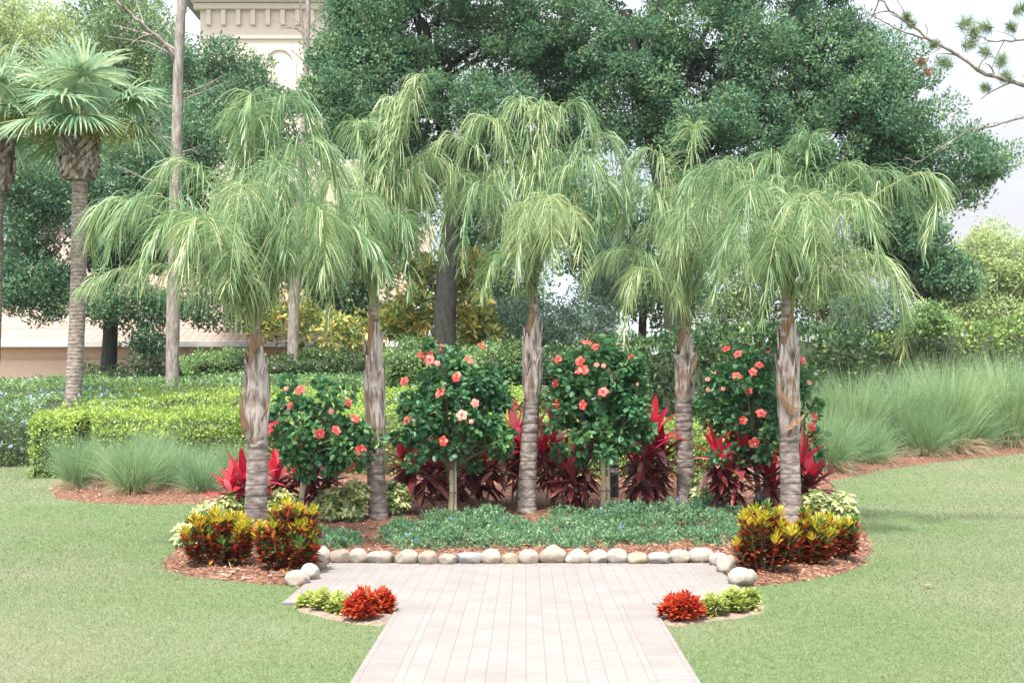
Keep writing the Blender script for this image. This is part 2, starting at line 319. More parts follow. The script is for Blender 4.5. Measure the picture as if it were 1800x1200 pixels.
# ------------------------------------------------------------------ ground
def poly_sd(poly, x, y):
    poly = np.asarray(poly); inside = np.zeros(x.shape, bool); d2 = np.full(x.shape, 1e9)
    for a, b in zip(poly, np.roll(poly, -1, 0)):
        e = b - a; t = np.clip(((x - a[0]) * e[0] + (y - a[1]) * e[1]) / (e @ e + 1e-12), 0, 1)
        d2 = np.minimum(d2, (x - a[0] - t * e[0]) ** 2 + (y - a[1] - t * e[1]) ** 2)
        c = (a[1] > y) != (b[1] > y)
        with np.errstate(all='ignore'): inside ^= c & (x < e[0] * (y - a[1]) / (e[1] if e[1] else 1e-12) + a[0])
    return np.where(inside, 1, -1) * np.sqrt(d2)
def smooth_poly(pts, it=2):
    p = np.asarray(pts, float)
    for _ in range(it):
        q = np.roll(p, -1, 0); p = np.stack([p * .75 + q * .25, p * .25 + q * .75], 1).reshape(-1, 2)
    return p

bed_px = [(-150, 792), (-40, 794), (45, 797), (95, 805), (120, 822), (112, 842), (85, 860), (100, 876), (170, 884), (250, 887), (340, 885), (352, 893), (335, 915), (322, 945),
          (306, 970), (289, 985), (288, 998), (330, 1013), (420, 1022), (512, 1030)]
bed_px2 = [(1330, 1030), (1400, 1022), (1475, 1010), (1518, 992), (1533, 968), (1526, 940), (1502, 908), (1478, 875), (1456, 846), (1550, 826), (1650, 812), (1800, 796), (1950, 786)]
PX0, PX1, PY0, PY1 = -1.89, 1.78, 8.80, 10.92     # paved platform
bed = [G(a, b)[:2] for a, b in bed_px] + [A(PX0, 9.6), A(PX0, PY1), A(PX1, PY1), A(PX1, 9.6)] + [G(a, b)[:2] for a, b in bed_px2] + [A(16, 70), A(-26, 70)]
bed = np.concatenate([smooth_poly(bed[:20], 0), np.array(bed[20:])])
soil1 = np.array([G(a, b)[:2] for a, b in [(515, 1064), (706, 1064), (690, 1088), (668, 1100), (625, 1097), (570, 1086), (530, 1075)]])
soil2 = np.array([G(a, b)[:2] for a, b in [(1134, 1064), (1346, 1064), (1342, 1076), (1300, 1086), (1240, 1092), (1190, 1101), (1168, 1098), (1150, 1082)]])

def grid(xs, ys, zf, keep=None):
    X, Y = np.meshgrid(xs, ys); V = np.stack([X, Y, zf(X, Y)], -1).reshape(-1, 3); nx = len(xs)
    i = (np.arange(len(ys) - 1)[:, None] * nx + np.arange(nx - 1)[None]).ravel()
    f = np.stack([i, i + 1, i + nx + 1, i + nx], 1)
    if keep is not None:
        k = keep(X, Y).ravel(); f = f[k[f].any(1)]
        u, inv = np.unique(f, return_inverse=True); V = V[u]; f = inv.reshape(f.shape)
    return V, f

mb = MB()
gx = np.concatenate([[-600, -250, -120, -60], np.arange(-36, 36.1, .4), [60, 120, 250, 600]])
gy = np.concatenate([[-60, -10], np.arange(1, 46, .2), [60, 120, 300, 900]])
mb.add(*grid(gx, gy, lambda x, y: terr(x, y)))
tag(mb.build('lawn', M['lawn']), 'mown green lawn with paler worn patches around the path', None, None, 'structure')

mb = MB()
def bed_z(x, y):
    d = poly_sd(bed, x, y); p = np.stack([x, y, x * 0], -1)
    return terr(x, y) + np.clip(d * .22, -.06, .05) + .012 * vnoise(p, 3, 5) * (d > .1) + .006 * vnoise(p, 4, 17)
mb.add(*grid(np.arange(-19, 15, .1), np.arange(9, 30, .1), bed_z, lambda x, y: poly_sd(bed, x, y) > -.15))
mb.add(*grid(np.arange(-26, 20, 1), np.arange(29.9, 66, 1), lambda x, y: terr(x, y) + .06))
tag(mb.build('mulch_ground', M['mulch']), 'reddish brown bark mulch covering the planting bed', None, None, 'structure')
mb = MB()
for s in (soil1, soil2):
    mb.add(*grid(np.arange(s[:, 0].min() - .1, s[:, 0].max() + .1, .03), np.arange(s[:, 1].min() - .1, s[:, 1].max() + .1, .03),
                 lambda x, y: np.clip(poly_sd(s, x, y) * .3, -.03, .014) + .006 * vnoise(np.stack([x, y, x * 0], -1), 8, 22), lambda x, y: poly_sd(s, x, y) > -.06))
tag(mb.build('soil', M['soil']), 'bare soil pockets in the inner corners of the paving', None, None, 'structure')

mb = MB(); BW = .235; PL, PR = -.98, .97
z = .022
def slab(x0, x1, y0, y1, m): box(mb, (x0, y0, -.08), (x1, y1, z), m)
slab(PL + BW + .0015, PR - BW - .0015, 1.5, PY0 - .004, 0)
slab(PL, PL + BW, 1.5, PY0 - .004, 1); slab(PR - BW, PR, 1.5, PY0 - .004, 1)
slab(PX0 + BW + .0015, PX1 - BW - .0015, PY0, PY1 - BW - .004, 0)
slab(PX0, PX0 + BW, PY0, PY1 - BW - .004, 1); slab(PX1 - BW, PX1, PY0, PY1 - BW - .004, 1); slab(PX0, PX1, PY1 - BW, PY1, 2)
tag(mb.build('path', [M['pave'], M['pave_x'], M['pave_y']]), 'pale paved path widening to a rectangular platform', None, None, 'structure')

# grass blades and mulch chips
r = rs(11); n = 1350000
Y = 5.6 * (27 / 5.6) ** r.random(n); X = (r.random(n) * 3500 - 850 - CX) / F * Y
ok = (poly_sd(bed, X, Y) < .02 + .05 * r.random(n) - .03) & (poly_sd(soil1, X, Y) < -.02) & (poly_sd(soil2, X, Y) < -.02)
ok &= ~((X > PL - .01) & (X < PR + .01) & (Y < PY0)) & ~((X > PX0 - .01) & (X < PX1 + .01) & (Y > PY0 - .01) & (Y < PY1))
X, Y = X[ok], Y[ok]; n = len(X); p = np.stack([X, Y, terr(X, Y) - .004], -1)
d = nrm(r.normal(size=(n, 3)) * A(.75, .75, .3) + A(0, 0, .75)); Ln = (.014 + .02 * r.random(n)) * (.75 + Y / 40); s = nrm(np.cross(d, rdir(r, n))) * (.0019 * (.6 + Y / 12))[:, None]
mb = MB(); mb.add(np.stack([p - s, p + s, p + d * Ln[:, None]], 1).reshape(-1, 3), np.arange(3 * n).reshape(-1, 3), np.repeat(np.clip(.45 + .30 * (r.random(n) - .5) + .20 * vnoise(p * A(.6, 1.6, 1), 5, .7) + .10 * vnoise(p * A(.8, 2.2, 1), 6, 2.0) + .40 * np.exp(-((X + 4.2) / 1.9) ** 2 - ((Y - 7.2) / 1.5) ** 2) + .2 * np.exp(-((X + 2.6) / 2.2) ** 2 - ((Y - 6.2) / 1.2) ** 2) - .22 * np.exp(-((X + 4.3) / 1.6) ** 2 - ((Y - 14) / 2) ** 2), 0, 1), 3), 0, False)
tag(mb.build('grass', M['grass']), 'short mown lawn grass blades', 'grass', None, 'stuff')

r = rs(12); n = 110000
Y = 9.2 * (25 / 9.2) ** r.random(n); X = (r.random(n) * 2500 - 350 - CX) / F * Y
ok = poly_sd(bed, X, Y) > .0 - .05 * r.random(n) ** 3; X, Y = X[ok], Y[ok]; n = len(X)
p = np.stack([X, Y, bed_z(X, Y) + .004 + .012 * r.random(n)], -1); d = nrm(r.normal(size=(n, 3)) * A(1, 1, .25))
mb = MB(); leaves(mb, p, d, .03 + .07 * r.random(n) ** 2, .008 + .014 * r.random(n), r, ref=nrm(A(0, 0, 1) + .35 * r.normal(size=(n, 3))))
tag(mb.build('mulch', M['chip']), 'loose shredded bark mulch chips', 'mulch', None, 'stuff')

# ------------------------------------------------------------------ river stones
STONES = [  # px, bottom py, width px, height px, tone, label, shape
 (523, 1028, 44, 27, (.58, .54, .50), 'pale lumpy boulder at the lawn end of the left stone edge'),
 (545, 1021, 36, 30, (.60, .57, .53), 'pale blocky boulder between the end boulder and the crotons on the left'),
 (556, 1003, 40, 28, (.52, .47, .42), 'tan flattish boulder lying below the left croton'),
 (564, 991, 36, 30, (.60, .55, .50), 'rounded cream boulder at the back left corner of the paving'),
 (595, 993, 38, 24, (.42, .37, .33), 'brownish grey stone just right of the back left corner boulder'),
 (628, 993, 32, 26, (.58, .54, .49), 'small pale cream stone between a brownish and a long grey stone'),
 (665, 994, 50, 22, (.46, .43, .40), 'long low grey stone near the left end of the back row'),
 (714, 995, 42, 26, (.50, .46, .42), 'humped greyish stone right of the long low grey one'),
 (752, 996, 36, 24, (.47, .42, .37), 'tan egg shaped stone fifth along the back row'),
 (786, 996, 32, 20, (.48, .44, .40), 'smallest low tan stone left of the blue grey slab'),
 (824, 995, 46, 23, (.46, .47, .50), 'flat topped blue grey stone in the back row'),
 (863, 995, 36, 27, (.60, .55, .49), 'cream stone with a domed top right of the blue grey slab'),
 (896, 995, 33, 22, (.52, .45, .36), 'small square tan stone left of the trunk of the middle palm'),
 (929, 995, 36, 27, (.56, .51, .45), 'light domed stone straight below the middle palm'),
 (970, 994, 50, 31, (.52, .47, .41), 'tallest stone of the back row with a pointed top'),
 (1014, 994, 46, 27, (.57, .53, .49), 'slanting pale stone right of the pointed one'),
 (1052, 994, 38, 26, (.58, .56, .53), 'whitish faceted stone right of the slanting one'),
 (1086, 994, 36, 27, (.47, .45, .44), 'grey upright rounded stone in the right half of the row'),
 (1122, 995, 35, 21, (.54, .48, .38), 'low yellowish tan stone in the right half of the row'),
 (1161, 995, 43, 21, (.50, .49, .48), 'smooth low grey oval stone in the right half of the row'),
 (1197, 993, 34, 24, (.56, .51, .44), 'tan round stone beside the large smooth oval at the right'),
 (1235, 993, 44, 26, (.60, .56, .50), 'large smooth cream oval at the back right corner'),
 (1262, 996, 34, 24, (.56, .53, .49), 'rough pale stone stepping down from the back right corner'),
 (1278, 1008, 38, 30, (.58, .55, .51), 'rounded whitish boulder in the middle of the right stone edge'),
 (1303, 1029, 46, 30, (.63, .60, .54), 'largest smooth whitish boulder at the lawn end of the right edge'),
 (1321, 1026, 24, 24, (.56, .52, .46), 'small stone tucked behind the largest boulder on the right'),
]
STONE_SHAPE = [.35, .3, .2, .12, .2, .12, .2, .18, .12, .12, .3, .14, .25, .12, .4, .25, .3, .12, .1, .06, .12, .05, .3, .15, .1, .2]
ico = bpy.data.meshes.new('tmp'); import bmesh
b_ = bmesh.new(); bmesh.ops.create_icosphere(b_, subdivisions=4, radius=1); IV = np.array([v.co[:] for v in b_.verts]); b_.faces.ensure_lookup_table()
IF = np.array([[v.index for v in f.verts] for f in b_.faces]); b_.free(); bpy.data.meshes.remove(ico)
for i, ((px, py, wpx, hpx, tone, lab), rough) in enumerate(zip(STONES, STONE_SHAPE)):
    tone = (tone[0] * .50, tone[1] * .475, tone[2] * .44)
    c = G(px, py); s = c[1] / F; r = rs(100 + i)
    rad = A(wpx * s * .535, wpx * s * .44, hpx * s * .59)
    v = IV.copy(); e = 1 - .22 * (r.random()); v = np.sign(v) * np.abs(v) ** e
    v = v * (1 + rough * .45 * vnoise(IV * 1.2, 300 + i, 1.6)[:, None] + .035 * vnoise(IV, 600 + i, 6)[:, None])
    for q in range(4 + int(rough * 14)):        # worn flat facets
        fn = rdir(r, 1)[0]; h = .80 + .16 * r.random(); dd = v @ fn; v = v - np.outer(np.clip(dd - h, 0, None) * .85, fn)
    v = v / np.abs(v).max(0)
    if 'pointed' in lab: v[:, 2] = np.where(v[:, 2] > 0, v[:, 2] * (.62 + .5 * np.clip(1 - 1.5 * np.abs(IV[:, 0] - .12), 0, 1)), v[:, 2])
    if 'flat topped' in lab: v[:, 2] = np.minimum(v[:, 2], .72)
    v = v * rad; v[:, 2] -= v[:, 2].min() + hpx * s * .09
    yaw = (-1 if px < 590 else 1) * .7 if (px < 575 or px > 1250) else r.normal() * .12
    v = v @ A([cos(yaw), sin(yaw), 0], [-sin(yaw), cos(yaw), 0], [0, 0, 1]).reshape(3, 3)
    m = noise_mat('stone', [(.25, tuple(x * .62 for x in tone)), (.5, tone), (.72, tuple(min(.66, x * 1.08) for x in tone))], scale=9, detail=9, bump=.35, bdist=.015, rough=.8, two=(5, .56, .7, (tone[0] * .72, tone[1] * .6, tone[2] * .48)))
    mb = MB(); mb.add(v, IF); o = mb.build('stone', m); yo = rad[1] if px > 575 and px < 1250 else 0
    o.location = (c[0], c[1] + yo * .9 + .01, terr(0, c[1]) + .0)
    tag(o, lab, 'stone', 'stones edging the paved platform')

# ------------------------------------------------------------------ leafy volumes
def leafy(mb, clumps, per, Ln, W, r, up=.25, out=.6, rndm=.7, shell=.45, mat=0, quad=True, tint=.35, segs=2, prof='lance', fold=.12, droop=.3):
    """clumps: (n,6) centre + radii; leaves scattered through each clump, denser near its skin"""
    clumps = np.asarray(clumps, float); n = len(clumps) * per
    ci = np.repeat(np.arange(len(clumps)), per); u = rdir(r, n); q = (shell + (1 - shell) * r.random(n)) ** 1
    p = clumps[ci, :3] + u * q[:, None] * clumps[ci, 3:]
    d = out * u + rndm * rdir(r, n) + A(0, 0, up)
    tn = r.random(len(clumps))[ci]
    rnd = np.clip(r.random(n) * (1 - tint) + tn * tint, 0, 1)
    ref = nrm(u + .7 * rdir(r, n) + A(0, 0, .6)); LL = Ln * (.65 + .7 * r.random(n)); WW = W * (.7 + .6 * r.random(n))
    if quad: leaves(mb, p, d, LL, WW, r, rnd, mat, ref)
    else: blades(mb, p, d, LL, WW, droop, r, segs, prof, ref, rnd, mat, fold)
def fill(ells, n, r, rad, gap=0.0, seed=0, inner=.35, gscale=1.0, flat=.75):
    """clump centres filling ellipsoids (cx,cy,cz,rx,ry,rz)"""
    ells = np.asarray(ells, float); vol = np.prod(ells[:, 3:], 1) ** .72; k = r.choice(len(ells), n, p=vol / vol.sum())
    u = rdir(r, n); q = inner + (1 - inner) * r.random(n) ** .6
    c = ells[k, :3] + u * q[:, None] * ells[k, 3:]
    if gap: c = c[vnoise(c, seed + 77, gscale) > gap - .75]
    rr = rad * (.6 + .8 * r.random(len(c)))
    return np.concatenate([c, np.stack([rr, rr, rr * flat], 1)], 1)
def pe(px, py, Y, rx, rz, ry=None):     # ellipsoid from its place in the photograph, radii in photograph pixels
    s = Y / F; return [*P(px, py, Y), rx * s, (ry if ry else max(rx, rz)) * s, rz * s]

def make_tree(name, label, cat, base, trunk_pts, trunk_r, ells, nclump, clump_r, per, Ln, W, leaf, bark, seed, group=None, gap=0, nlimb=14, limb_r=.09, gscale=1.0, inner=.35, fork=.62):
    r = rs(seed); root = thing(name, base, label, cat, group); loc = A(*base)
    tp = np.array(trunk_pts); t = np.linspace(0, 1, len(tp)); tt = np.linspace(0, 1, 14); tp = np.stack([np.interp(tt, t, tp[:, i]) for i in range(3)], 1)
    tp[1:-1, :2] += r.normal(size=(12, 2)) * trunk_r * .08
    mb = MB(); rad = trunk_r * (1.0 - .45 * tt) + trunk_r * .5 * np.exp(-tt * 14); tube(mb, tp, rad, 14, jit=.03, r=r)
    mb.build('trunk', bark, root, loc).location = (0, 0, 0)
    cl = fill(ells, nclump, r, clump_r, gap, seed, inner, gscale)
    if nlimb:
        mb = MB(); idx = r.choice(len(cl), min(nlimb, len(cl)), False)
        for i in idx:
            k = int(13 * (fork + (1 - fork) * r.random())); a = tp[k]; b = cl[i, :3]; mid = (a + b) / 2 + A(0, 0, .18 * np.linalg.norm(b - a)) + r.normal(size=3) * .25
            pts = bez(a, mid, b, 9); pts[1:-1] += r.normal(size=(7, 3)) * .04
            tube(mb, pts, np.linspace(limb_r * (.6 + .7 * r.random()), limb_r * .12, 9), 7, jit=.04, r=r)
            for j in (4, 6):
                e = pts[j] + rdir(r, 1)[0] * .9 + A(0, 0, .25); tube(mb, bez(pts[j], (pts[j] + e) / 2 + A(0, 0, .15), e, 5), np.linspace(limb_r * .35, limb_r * .08, 5), 5)
        mb.build('limbs', bark, root, loc).location = (0, 0, 0)
    mb = MB(); leafy(mb, cl, per, Ln, W, r)
    mb.build('crown', leaf, root, loc).location = (0, 0, 0)
    return root

def shrub(name, label, cat, base, ells, nclump, clump_r, per, Ln, W, leaf, seed, group=None, gap=0, stems=6, up=.35, inner=.55, flat=.8, quad=True, blooms=None, twig=None, core=.0, **kw):
    r = rs(seed); root = thing(name, base, label, cat, group); loc = A(*base); ells = np.asarray(ells, float)
    cl = fill(ells, nclump, r, clump_r, gap, seed, inner, flat=flat); cl[:, 2] = np.maximum(cl[:, 2], terr(0, cl[:, 1]) + clump_r * .4)
    if stems:
        mb = MB()
        for i in r.choice(len(cl), min(stems, len(cl)), False):
            b = cl[i, :3]; a = A(loc[0] + (b[0] - loc[0]) * .75 + r.normal() * .05, loc[1] + (b[1] - loc[1]) * .75, terr(0, loc[1]) - .02)
            tube(mb, bez(a, (a + b) / 2 + r.normal(size=3) * .06, b, 6), np.linspace(.016, .005, 6), 5)
        mb.build('stems', twig or M['twig'], root, loc).location = (0, 0, 0)
    mb = MB(); leafy(mb, cl, per, Ln, W, r, up=up, quad=quad, **kw)
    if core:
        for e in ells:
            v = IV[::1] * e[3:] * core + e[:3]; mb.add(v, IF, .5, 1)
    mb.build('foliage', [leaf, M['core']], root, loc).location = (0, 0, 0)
    if blooms:
        n, size, m = blooms; mb = MB(); k = r.choice(len(cl), n); u = rdir(r, n); u[:, 2] = abs(u[:, 2]); u[:, 1] = -abs(u[:, 1]); u = nrm(u)
        c = cl[k, :3] + u * cl[k, 3:] * 1.05
        for j in range(5):
            a = rdir(r, n); leaves(mb, c + a * size * .2, nrm(a + u * .3), size * .7, size * .5, r)
        mb.build('blooms', m, root, loc).location = (0, 0, 0)
    return root

# ------------------------------------------------------------------ queen palms
def part(mb, name, mats, root): 
    o = mb.build(name, mats, root, A(*root.location)); o.location = (0, 0, 0); return o
def palm_trunk(root, base, top, r0, rb, zb, r, boot_w):
    """trunk from base to the crown shaft at top; old leaf bases clasp it above zb"""
    bx = A(*base); tp = A(*top); Hh = tp[2] - bx[2]
    z = np.concatenate([[-.08], np.linspace(0, 1, 60)]); pts = bx + (tp - bx) * z[:, None]
    pts[:, 0] += .018 * np.sin(z * 5 + r.random() * 6); fb = (zb - bx[2]) / Hh
    rad = r0 * np.interp(z, [-.08, 0, .06, .25, fb, fb + .03, 1], [1.32, 1.25, 1.06, 1.0, .93, .8, .5]) * (1 + .008 * np.sin(z * 95) + .012 * r.normal(size=len(z)))
    mb = MB(); tube(mb, pts, rad, 28, jit=.008, r=r); part(mb, 'trunk', M['trunk'], root)
    ax = lambda zz: bx + (tp - bx) * ((zz - bx[2]) / Hh)
    # leaf bases: tapering curved shells, each with a ragged split tip
    zt = tp[2] - .12 * (tp[2] - zb)
    k = 9
    for i in range(k):
        z0 = zb + (zt - zb) * .62 * (i / k) ** 1.1 - .05; hh = (.48 + .22 * r.random()) * (zt - zb) * (1 - .25 * i / k); ang = -pi / 2 + i * 2.4 + r.normal() * .15
        half = 1.25; nu, nv = 9, 12; V = []
        for layer in (0, .018):
            for a in range(nv):
                t = a / (nv - 1); flare = rb * np.interp(t, [0, .12, .45, .8, 1], [.82, 1.0, 1.08, 1.05, 1.12]) * (1 - .22 * i / k)
                wd = half * np.interp(t, [0, .3, .7, 1], [1, .9, .5, .16])
                for b in range(nu):
                    u = b / (nu - 1) * 2 - 1; th = ang + u * wd
                    split = hh * .22 * (1 - abs(u)) ** 2 * t ** 3
                    rr = flare * (1 + .10 * abs(u) ** 2 * t) * (1 + .02 * r.normal()) - layer
                    c = ax(z0 + hh * t); V.append([c[0] + rr * cos(th), c[1] + rr * sin(th), z0 + hh * t - split + .01 * r.normal()])
        f = []; o2 = nu * nv
        for a in range(nv - 1):
            for b in range(nu - 1):
                q = a * nu + b; f.append((q, q + 1, q + nu + 1, q + nu)); f.append((o2 + q + nu, o2 + q + nu + 1, o2 + q + 1, o2 + q))
        edge = [a * nu for a in range(nv)] ; edge2 = [a * nu + nu - 1 for a in range(nv)]
        for e in (edge, edge2):
            for a, b in zip(e[:-1], e[1:]): f.append((a, b, b + o2, a + o2))
        for b in range(nu - 1): f.append(((nv - 1) * nu + b, (nv - 1) * nu + b + 1, (nv - 1) * nu + b + 1 + o2, (nv - 1) * nu + b + o2))
        m = MB(); m.add(V, f); part(m, 'leaf_base', M['boot'], root)
    # fibrous crown shaft
    mb = MB(); zz = np.linspace(zt - .25 * (zt - zb), tp[2] + .12, 12); pts = np.array([ax(q) for q in zz]); tube(mb, pts, np.linspace(rb * .72, rb * .30, 12), 14, jit=.07, r=r)
    part(mb, 'crown_shaft', M['husk'], root)

def frond(root, p0, apex, tip, r, Ls=.62, npair=62, start=.2, young=0.0, tone=.0, petiole=.011):
    p0, apex, tip = A(*p0), A(*apex), A(*tip); n = 32; hd = apex - p0; c1 = p0 + A(hd[0] * .12, hd[1] * .12, .62 * max(hd[2], .3)); c2 = (apex - .0911 * p0 - .334 * c1 - .166 * tip) / .408
    q = np.linspace(0, 1, n)[:, None]; pts = (1 - q) ** 3 * p0 + 3 * q * (1 - q) ** 2 * c1 + 3 * q * q * (1 - q) * c2 + q ** 3 * tip; mb = MB()
    tube(mb, pts, np.linspace(petiole, .004, n) * (1 + 1.2 * np.exp(-np.linspace(0, 14, n))), 6, mat=1)
    K = npair * 2; t = start + (1 - start) * np.sort(r.random(K)); s = np.tile([1, -1], npair)
    x = t * (n - 1); i = np.minimum(x.astype(int), n - 2); f = (x - i)[:, None]
    b = pts[i] * (1 - f) + pts[i + 1] * f; T = nrm(pts[i + 1] - pts[i])
    S = nrm(np.cross(T, A(0, 0, 1)) + 1e-3); Nn = nrm(np.cross(S, T)); u = (t - start) / (1 - start)
    L = Ls * np.interp(u, [0, .12, .5, .85, 1], [.6, 1.0, 1.0, .72, .38]) * (.75 + .4 * r.random(K))
    d = S * s[:, None] * (.45 + .4 * r.random(K))[:, None] + T * (.32 + .3 * u)[:, None] + Nn * (r.normal(size=K) * .42 + .5 + young * .4)[:, None] + .13 * r.normal(size=(K, 3))
    droop = (2.2 + 2.0 * r.random(K)) * (1 - young * .5) * (1 - .40 * np.clip(-T[:, 2], 0, 1))
    rnd = np.clip(.18 + .3 * r.random(K) + .18 * r.random(K) ** 4 + tone + .38 * (r.random(K) < .2), 0, 1)
    blades(mb, b, d, L, .006 + .0045 * r.random(K), droop, r, 6, 'strap', nrm(T + .4 * rdir(r, K)), rnd, 0, hook=1.15)
    part(mb, 'frond', [M['palm'], M['rachis']], root)

PALMS = []
def queen_palm(label, base_px, Y, zb_px, top_px, wpx, fronds, seed, nfill=6, spears=()):
    r = rs(seed); bp = (base_px[0], Y); base = A((base_px[0] - CX) / F * Y, Y, terr(0, Y)); s = Y / F
    root = thing('queen_palm', base, label, 'palm tree', 'young queen palms round the paved platform'); PALMS.append(root)
    top = P(*top_px, Y); palm_trunk(root, base, top, wpx * s * .5, wpx * s * .555, P(0, zb_px, Y)[2], r, 1)
    p0 = top - A(0, 0, .25)
    for fr in fronds:
        ax, ay, tx, ty, dy = fr[:5]; yg = fr[5] if len(fr) > 5 else 0
        q = lambda px, py, yy: A(top[0] + (px - top_px[0]) * s, Y + yy, P(px, py, Y)[2])
        frond(root, p0 + A(r.normal() * .025, r.normal() * .025, r.random() * .25), q(ax, ay, dy * .55 + r.normal() * .08), q(tx, ty, dy), r, Ls=.58, young=yg, tone=(fr[6] if len(fr) > 6 else abs(r.normal()) * .12 - .08), npair=150)
    for i in range(nfill):   # the fronds the others half hide
        a = r.random() * 2 * pi; rr = .7 + .6 * r.random(); h = .8 + .6 * r.random()
        frond(root, p0 + A(0, 0, .1), p0 + A(cos(a) * rr * .55, sin(a) * rr * .55, h), p0 + A(cos(a) * rr * 1.25, sin(a) * rr * 1.25, h - .45 - .5 * r.random()), r, Ls=.55, npair=150)
    for (px, py, yy) in spears:
        frond(root, p0, P((px + top_px[0]) / 2, (py + top_px[1]) / 2, Y), P(px, py, Y) + A(0, yy, 0), r, Ls=.34, npair=40, young=1, tone=.2, start=.45)
    return root

queen_palm('queen palm between the two yellow crotons on the left, lowest frond reaching left', (452, 975), 11.6, 770, (450, 575), 38, [
    (330, 480, 150, 512, -.1, 0, .12), (265, 365, 150, 450, .2), (340, 300, 225, 345, .7), (425, 225, 405, 300, .5, .2), (480, 195, 565, 300, .3, .1), (520, 270, 598, 385, .2),
    (545, 390, 585, 520, -.7, 0, .15), (460, 360, 470, 540, -1.5), (500, 330, 545, 470, -1.1), (380, 400, 300, 520, -1.0), (330, 370, 215, 470, -.4), (470, 260, 510, 330, 1.4), (400, 300, 330, 420, 1.2), (530, 420, 560, 560, .6), (415, 420, 390, 540, -1.2), (450, 225, 440, 250, -.2, .3)],
    21, 1)
queen_palm('queen palm with shaggy brown husks and a tall upright plume, second from the left', (663, 918), 14.4, 790, (655, 535), 31, [
    (690, 300, 738, 140, .1, .45, .15), (705, 250, 737, 132, .0, .3, .2), (672, 255, 690, 175, .2, .3, .15), (640, 285, 632, 215, .2, .2, .1), (668, 290, 705, 165, .3, .7, .1), (655, 330, 650, 215, -.1, .6), (600, 320, 535, 450, .3), (705, 310, 755, 440, .3), (610, 395, 565, 545, -1.0, 0, .1), (650, 370, 690, 520, -1.3, 0, .05), (700, 390, 725, 520, -.5),
    (640, 300, 590, 360, .9), (720, 280, 790, 370, .7), (620, 330, 600, 470, -1.1), (680, 330, 720, 440, 1.2), (630, 260, 615, 240, .4, .5)], 22, 1)
queen_palm('queen palm standing in the middle behind the blue flowered ground cover', (928, 914), 14.9, 700, (938, 530), 31, [
    (830, 255, 722, 400, .1), (790, 290, 715, 440, .5), (875, 225, 800, 330, .3), (925, 200, 880, 290, .2, .2, .1), (985, 205, 1060, 300, .2, .1), (1030, 250, 1105, 400, .1), (958, 375, 962, 520, -1.7, 0, .24), (930, 385, 905, 520, -1.3, 0, .2), (985, 390, 1015, 510, -1.3, 0, .2),
    (865, 340, 815, 480, -.5), (1040, 320, 1085, 470, .5), (900, 300, 850, 420, 1.0), (960, 270, 990, 330, 1.3), (1005, 300, 1050, 440, -.5), (950, 260, 948, 190, .1, .7, .15), (840, 300, 770, 450, .9)], 23, 1)
queen_palm('queen palm with a dark band on its trunk, second from the right', (1205, 900), 15.2, 700, (1203, 575), 31, [
    (1135, 480, 1092, 620, -.5, 0, .2), (1150, 340, 1090, 470, .3), (1215, 300, 1220, 225, .1, .9, .1), (1170, 290, 1105, 330, .4), (1280, 310, 1345, 440, .2), (1230, 370, 1240, 530, -1.4, 0, .1), (1190, 400, 1165, 560, -1.3, 0, .1), (1250, 330, 1300, 480, .8),
    (1200, 330, 1180, 430, 1.1), (1265, 430, 1300, 570, -.6), (1160, 400, 1120, 540, .5), (1230, 310, 1270, 400, 1.3)], 24, 1)
queen_palm('pale trunked queen palm at the right end with a dry husk curling off', (1388, 948), 13.2, 760, (1384, 525), 35, [
    (1285, 300, 1195, 430, .2), (1320, 285, 1250, 380, .6), (1375, 290, 1335, 330, .3, .3), (1470, 300, 1560, 400, .4), (1520, 305, 1632, 450, .2), (1495, 455, 1560, 640, -.5, 0, .22), (1490, 480, 1535, 560, .7), (1380, 370, 1385, 530, -1.4, 0, .1), (1310, 400, 1240, 560, -.5), (1420, 300, 1425, 248, .2, .8),
    (1440, 370, 1500, 500, -1.0), (1330, 350, 1275, 470, -1.0), (1400, 310, 1450, 400, 1.2), (1350, 430, 1310, 570, -1.0), (1450, 330, 1530, 450, .9), (1560, 330, 1610, 440, -.3)], 25, 0)

def husk(root, px, py, qx, qy, Y, w):
    a, b = P(px, py, Y), P(qx, qy, Y); mb = MB(); r = rs(int(px)); sg = np.sign(qx - px)
    for k, o in enumerate((0, .012)):
        pts = bez(a + A(0, -.14 - o, 0), A(b[0] * .8 + a[0] * .2, Y - .2, a[2] * .75 + b[2] * .25), b + A(0, -.12, 0), 9); t = np.linspace(0, 1, 9); wd = w * (1 - t) ** .6 + .012
        L_ = pts + np.stack([wd * .4, wd * 0, wd * .6], 1) * sg; R_ = pts - np.stack([wd * .4, wd * .5, wd * .6], 1) * sg; V = np.stack([L_, pts + A(0, -.015, 0), R_], 1).reshape(-1, 3)
        f = [(i * 3 + j, i * 3 + j + 1, i * 3 + j + 4, i * 3 + j + 3) for i in range(8) for j in range(2)]; mb.add(V, f)
    part(mb, 'dry_husk', M['husk'], root)
husk(PALMS[4], 1380, 748, 1424, 695, 13.2, .10); husk(PALMS[4], 1395, 725, 1362, 668, 13.2, .08); husk(PALMS[3], 1208, 672, 1222, 618, 15.2, .07); husk(PALMS[0], 460, 745, 478, 700, 11.6, .06); husk(PALMS[0], 440, 755, 428, 690, 11.6, .06); husk(PALMS[1], 660, 775, 648, 690, 14.4, .07)

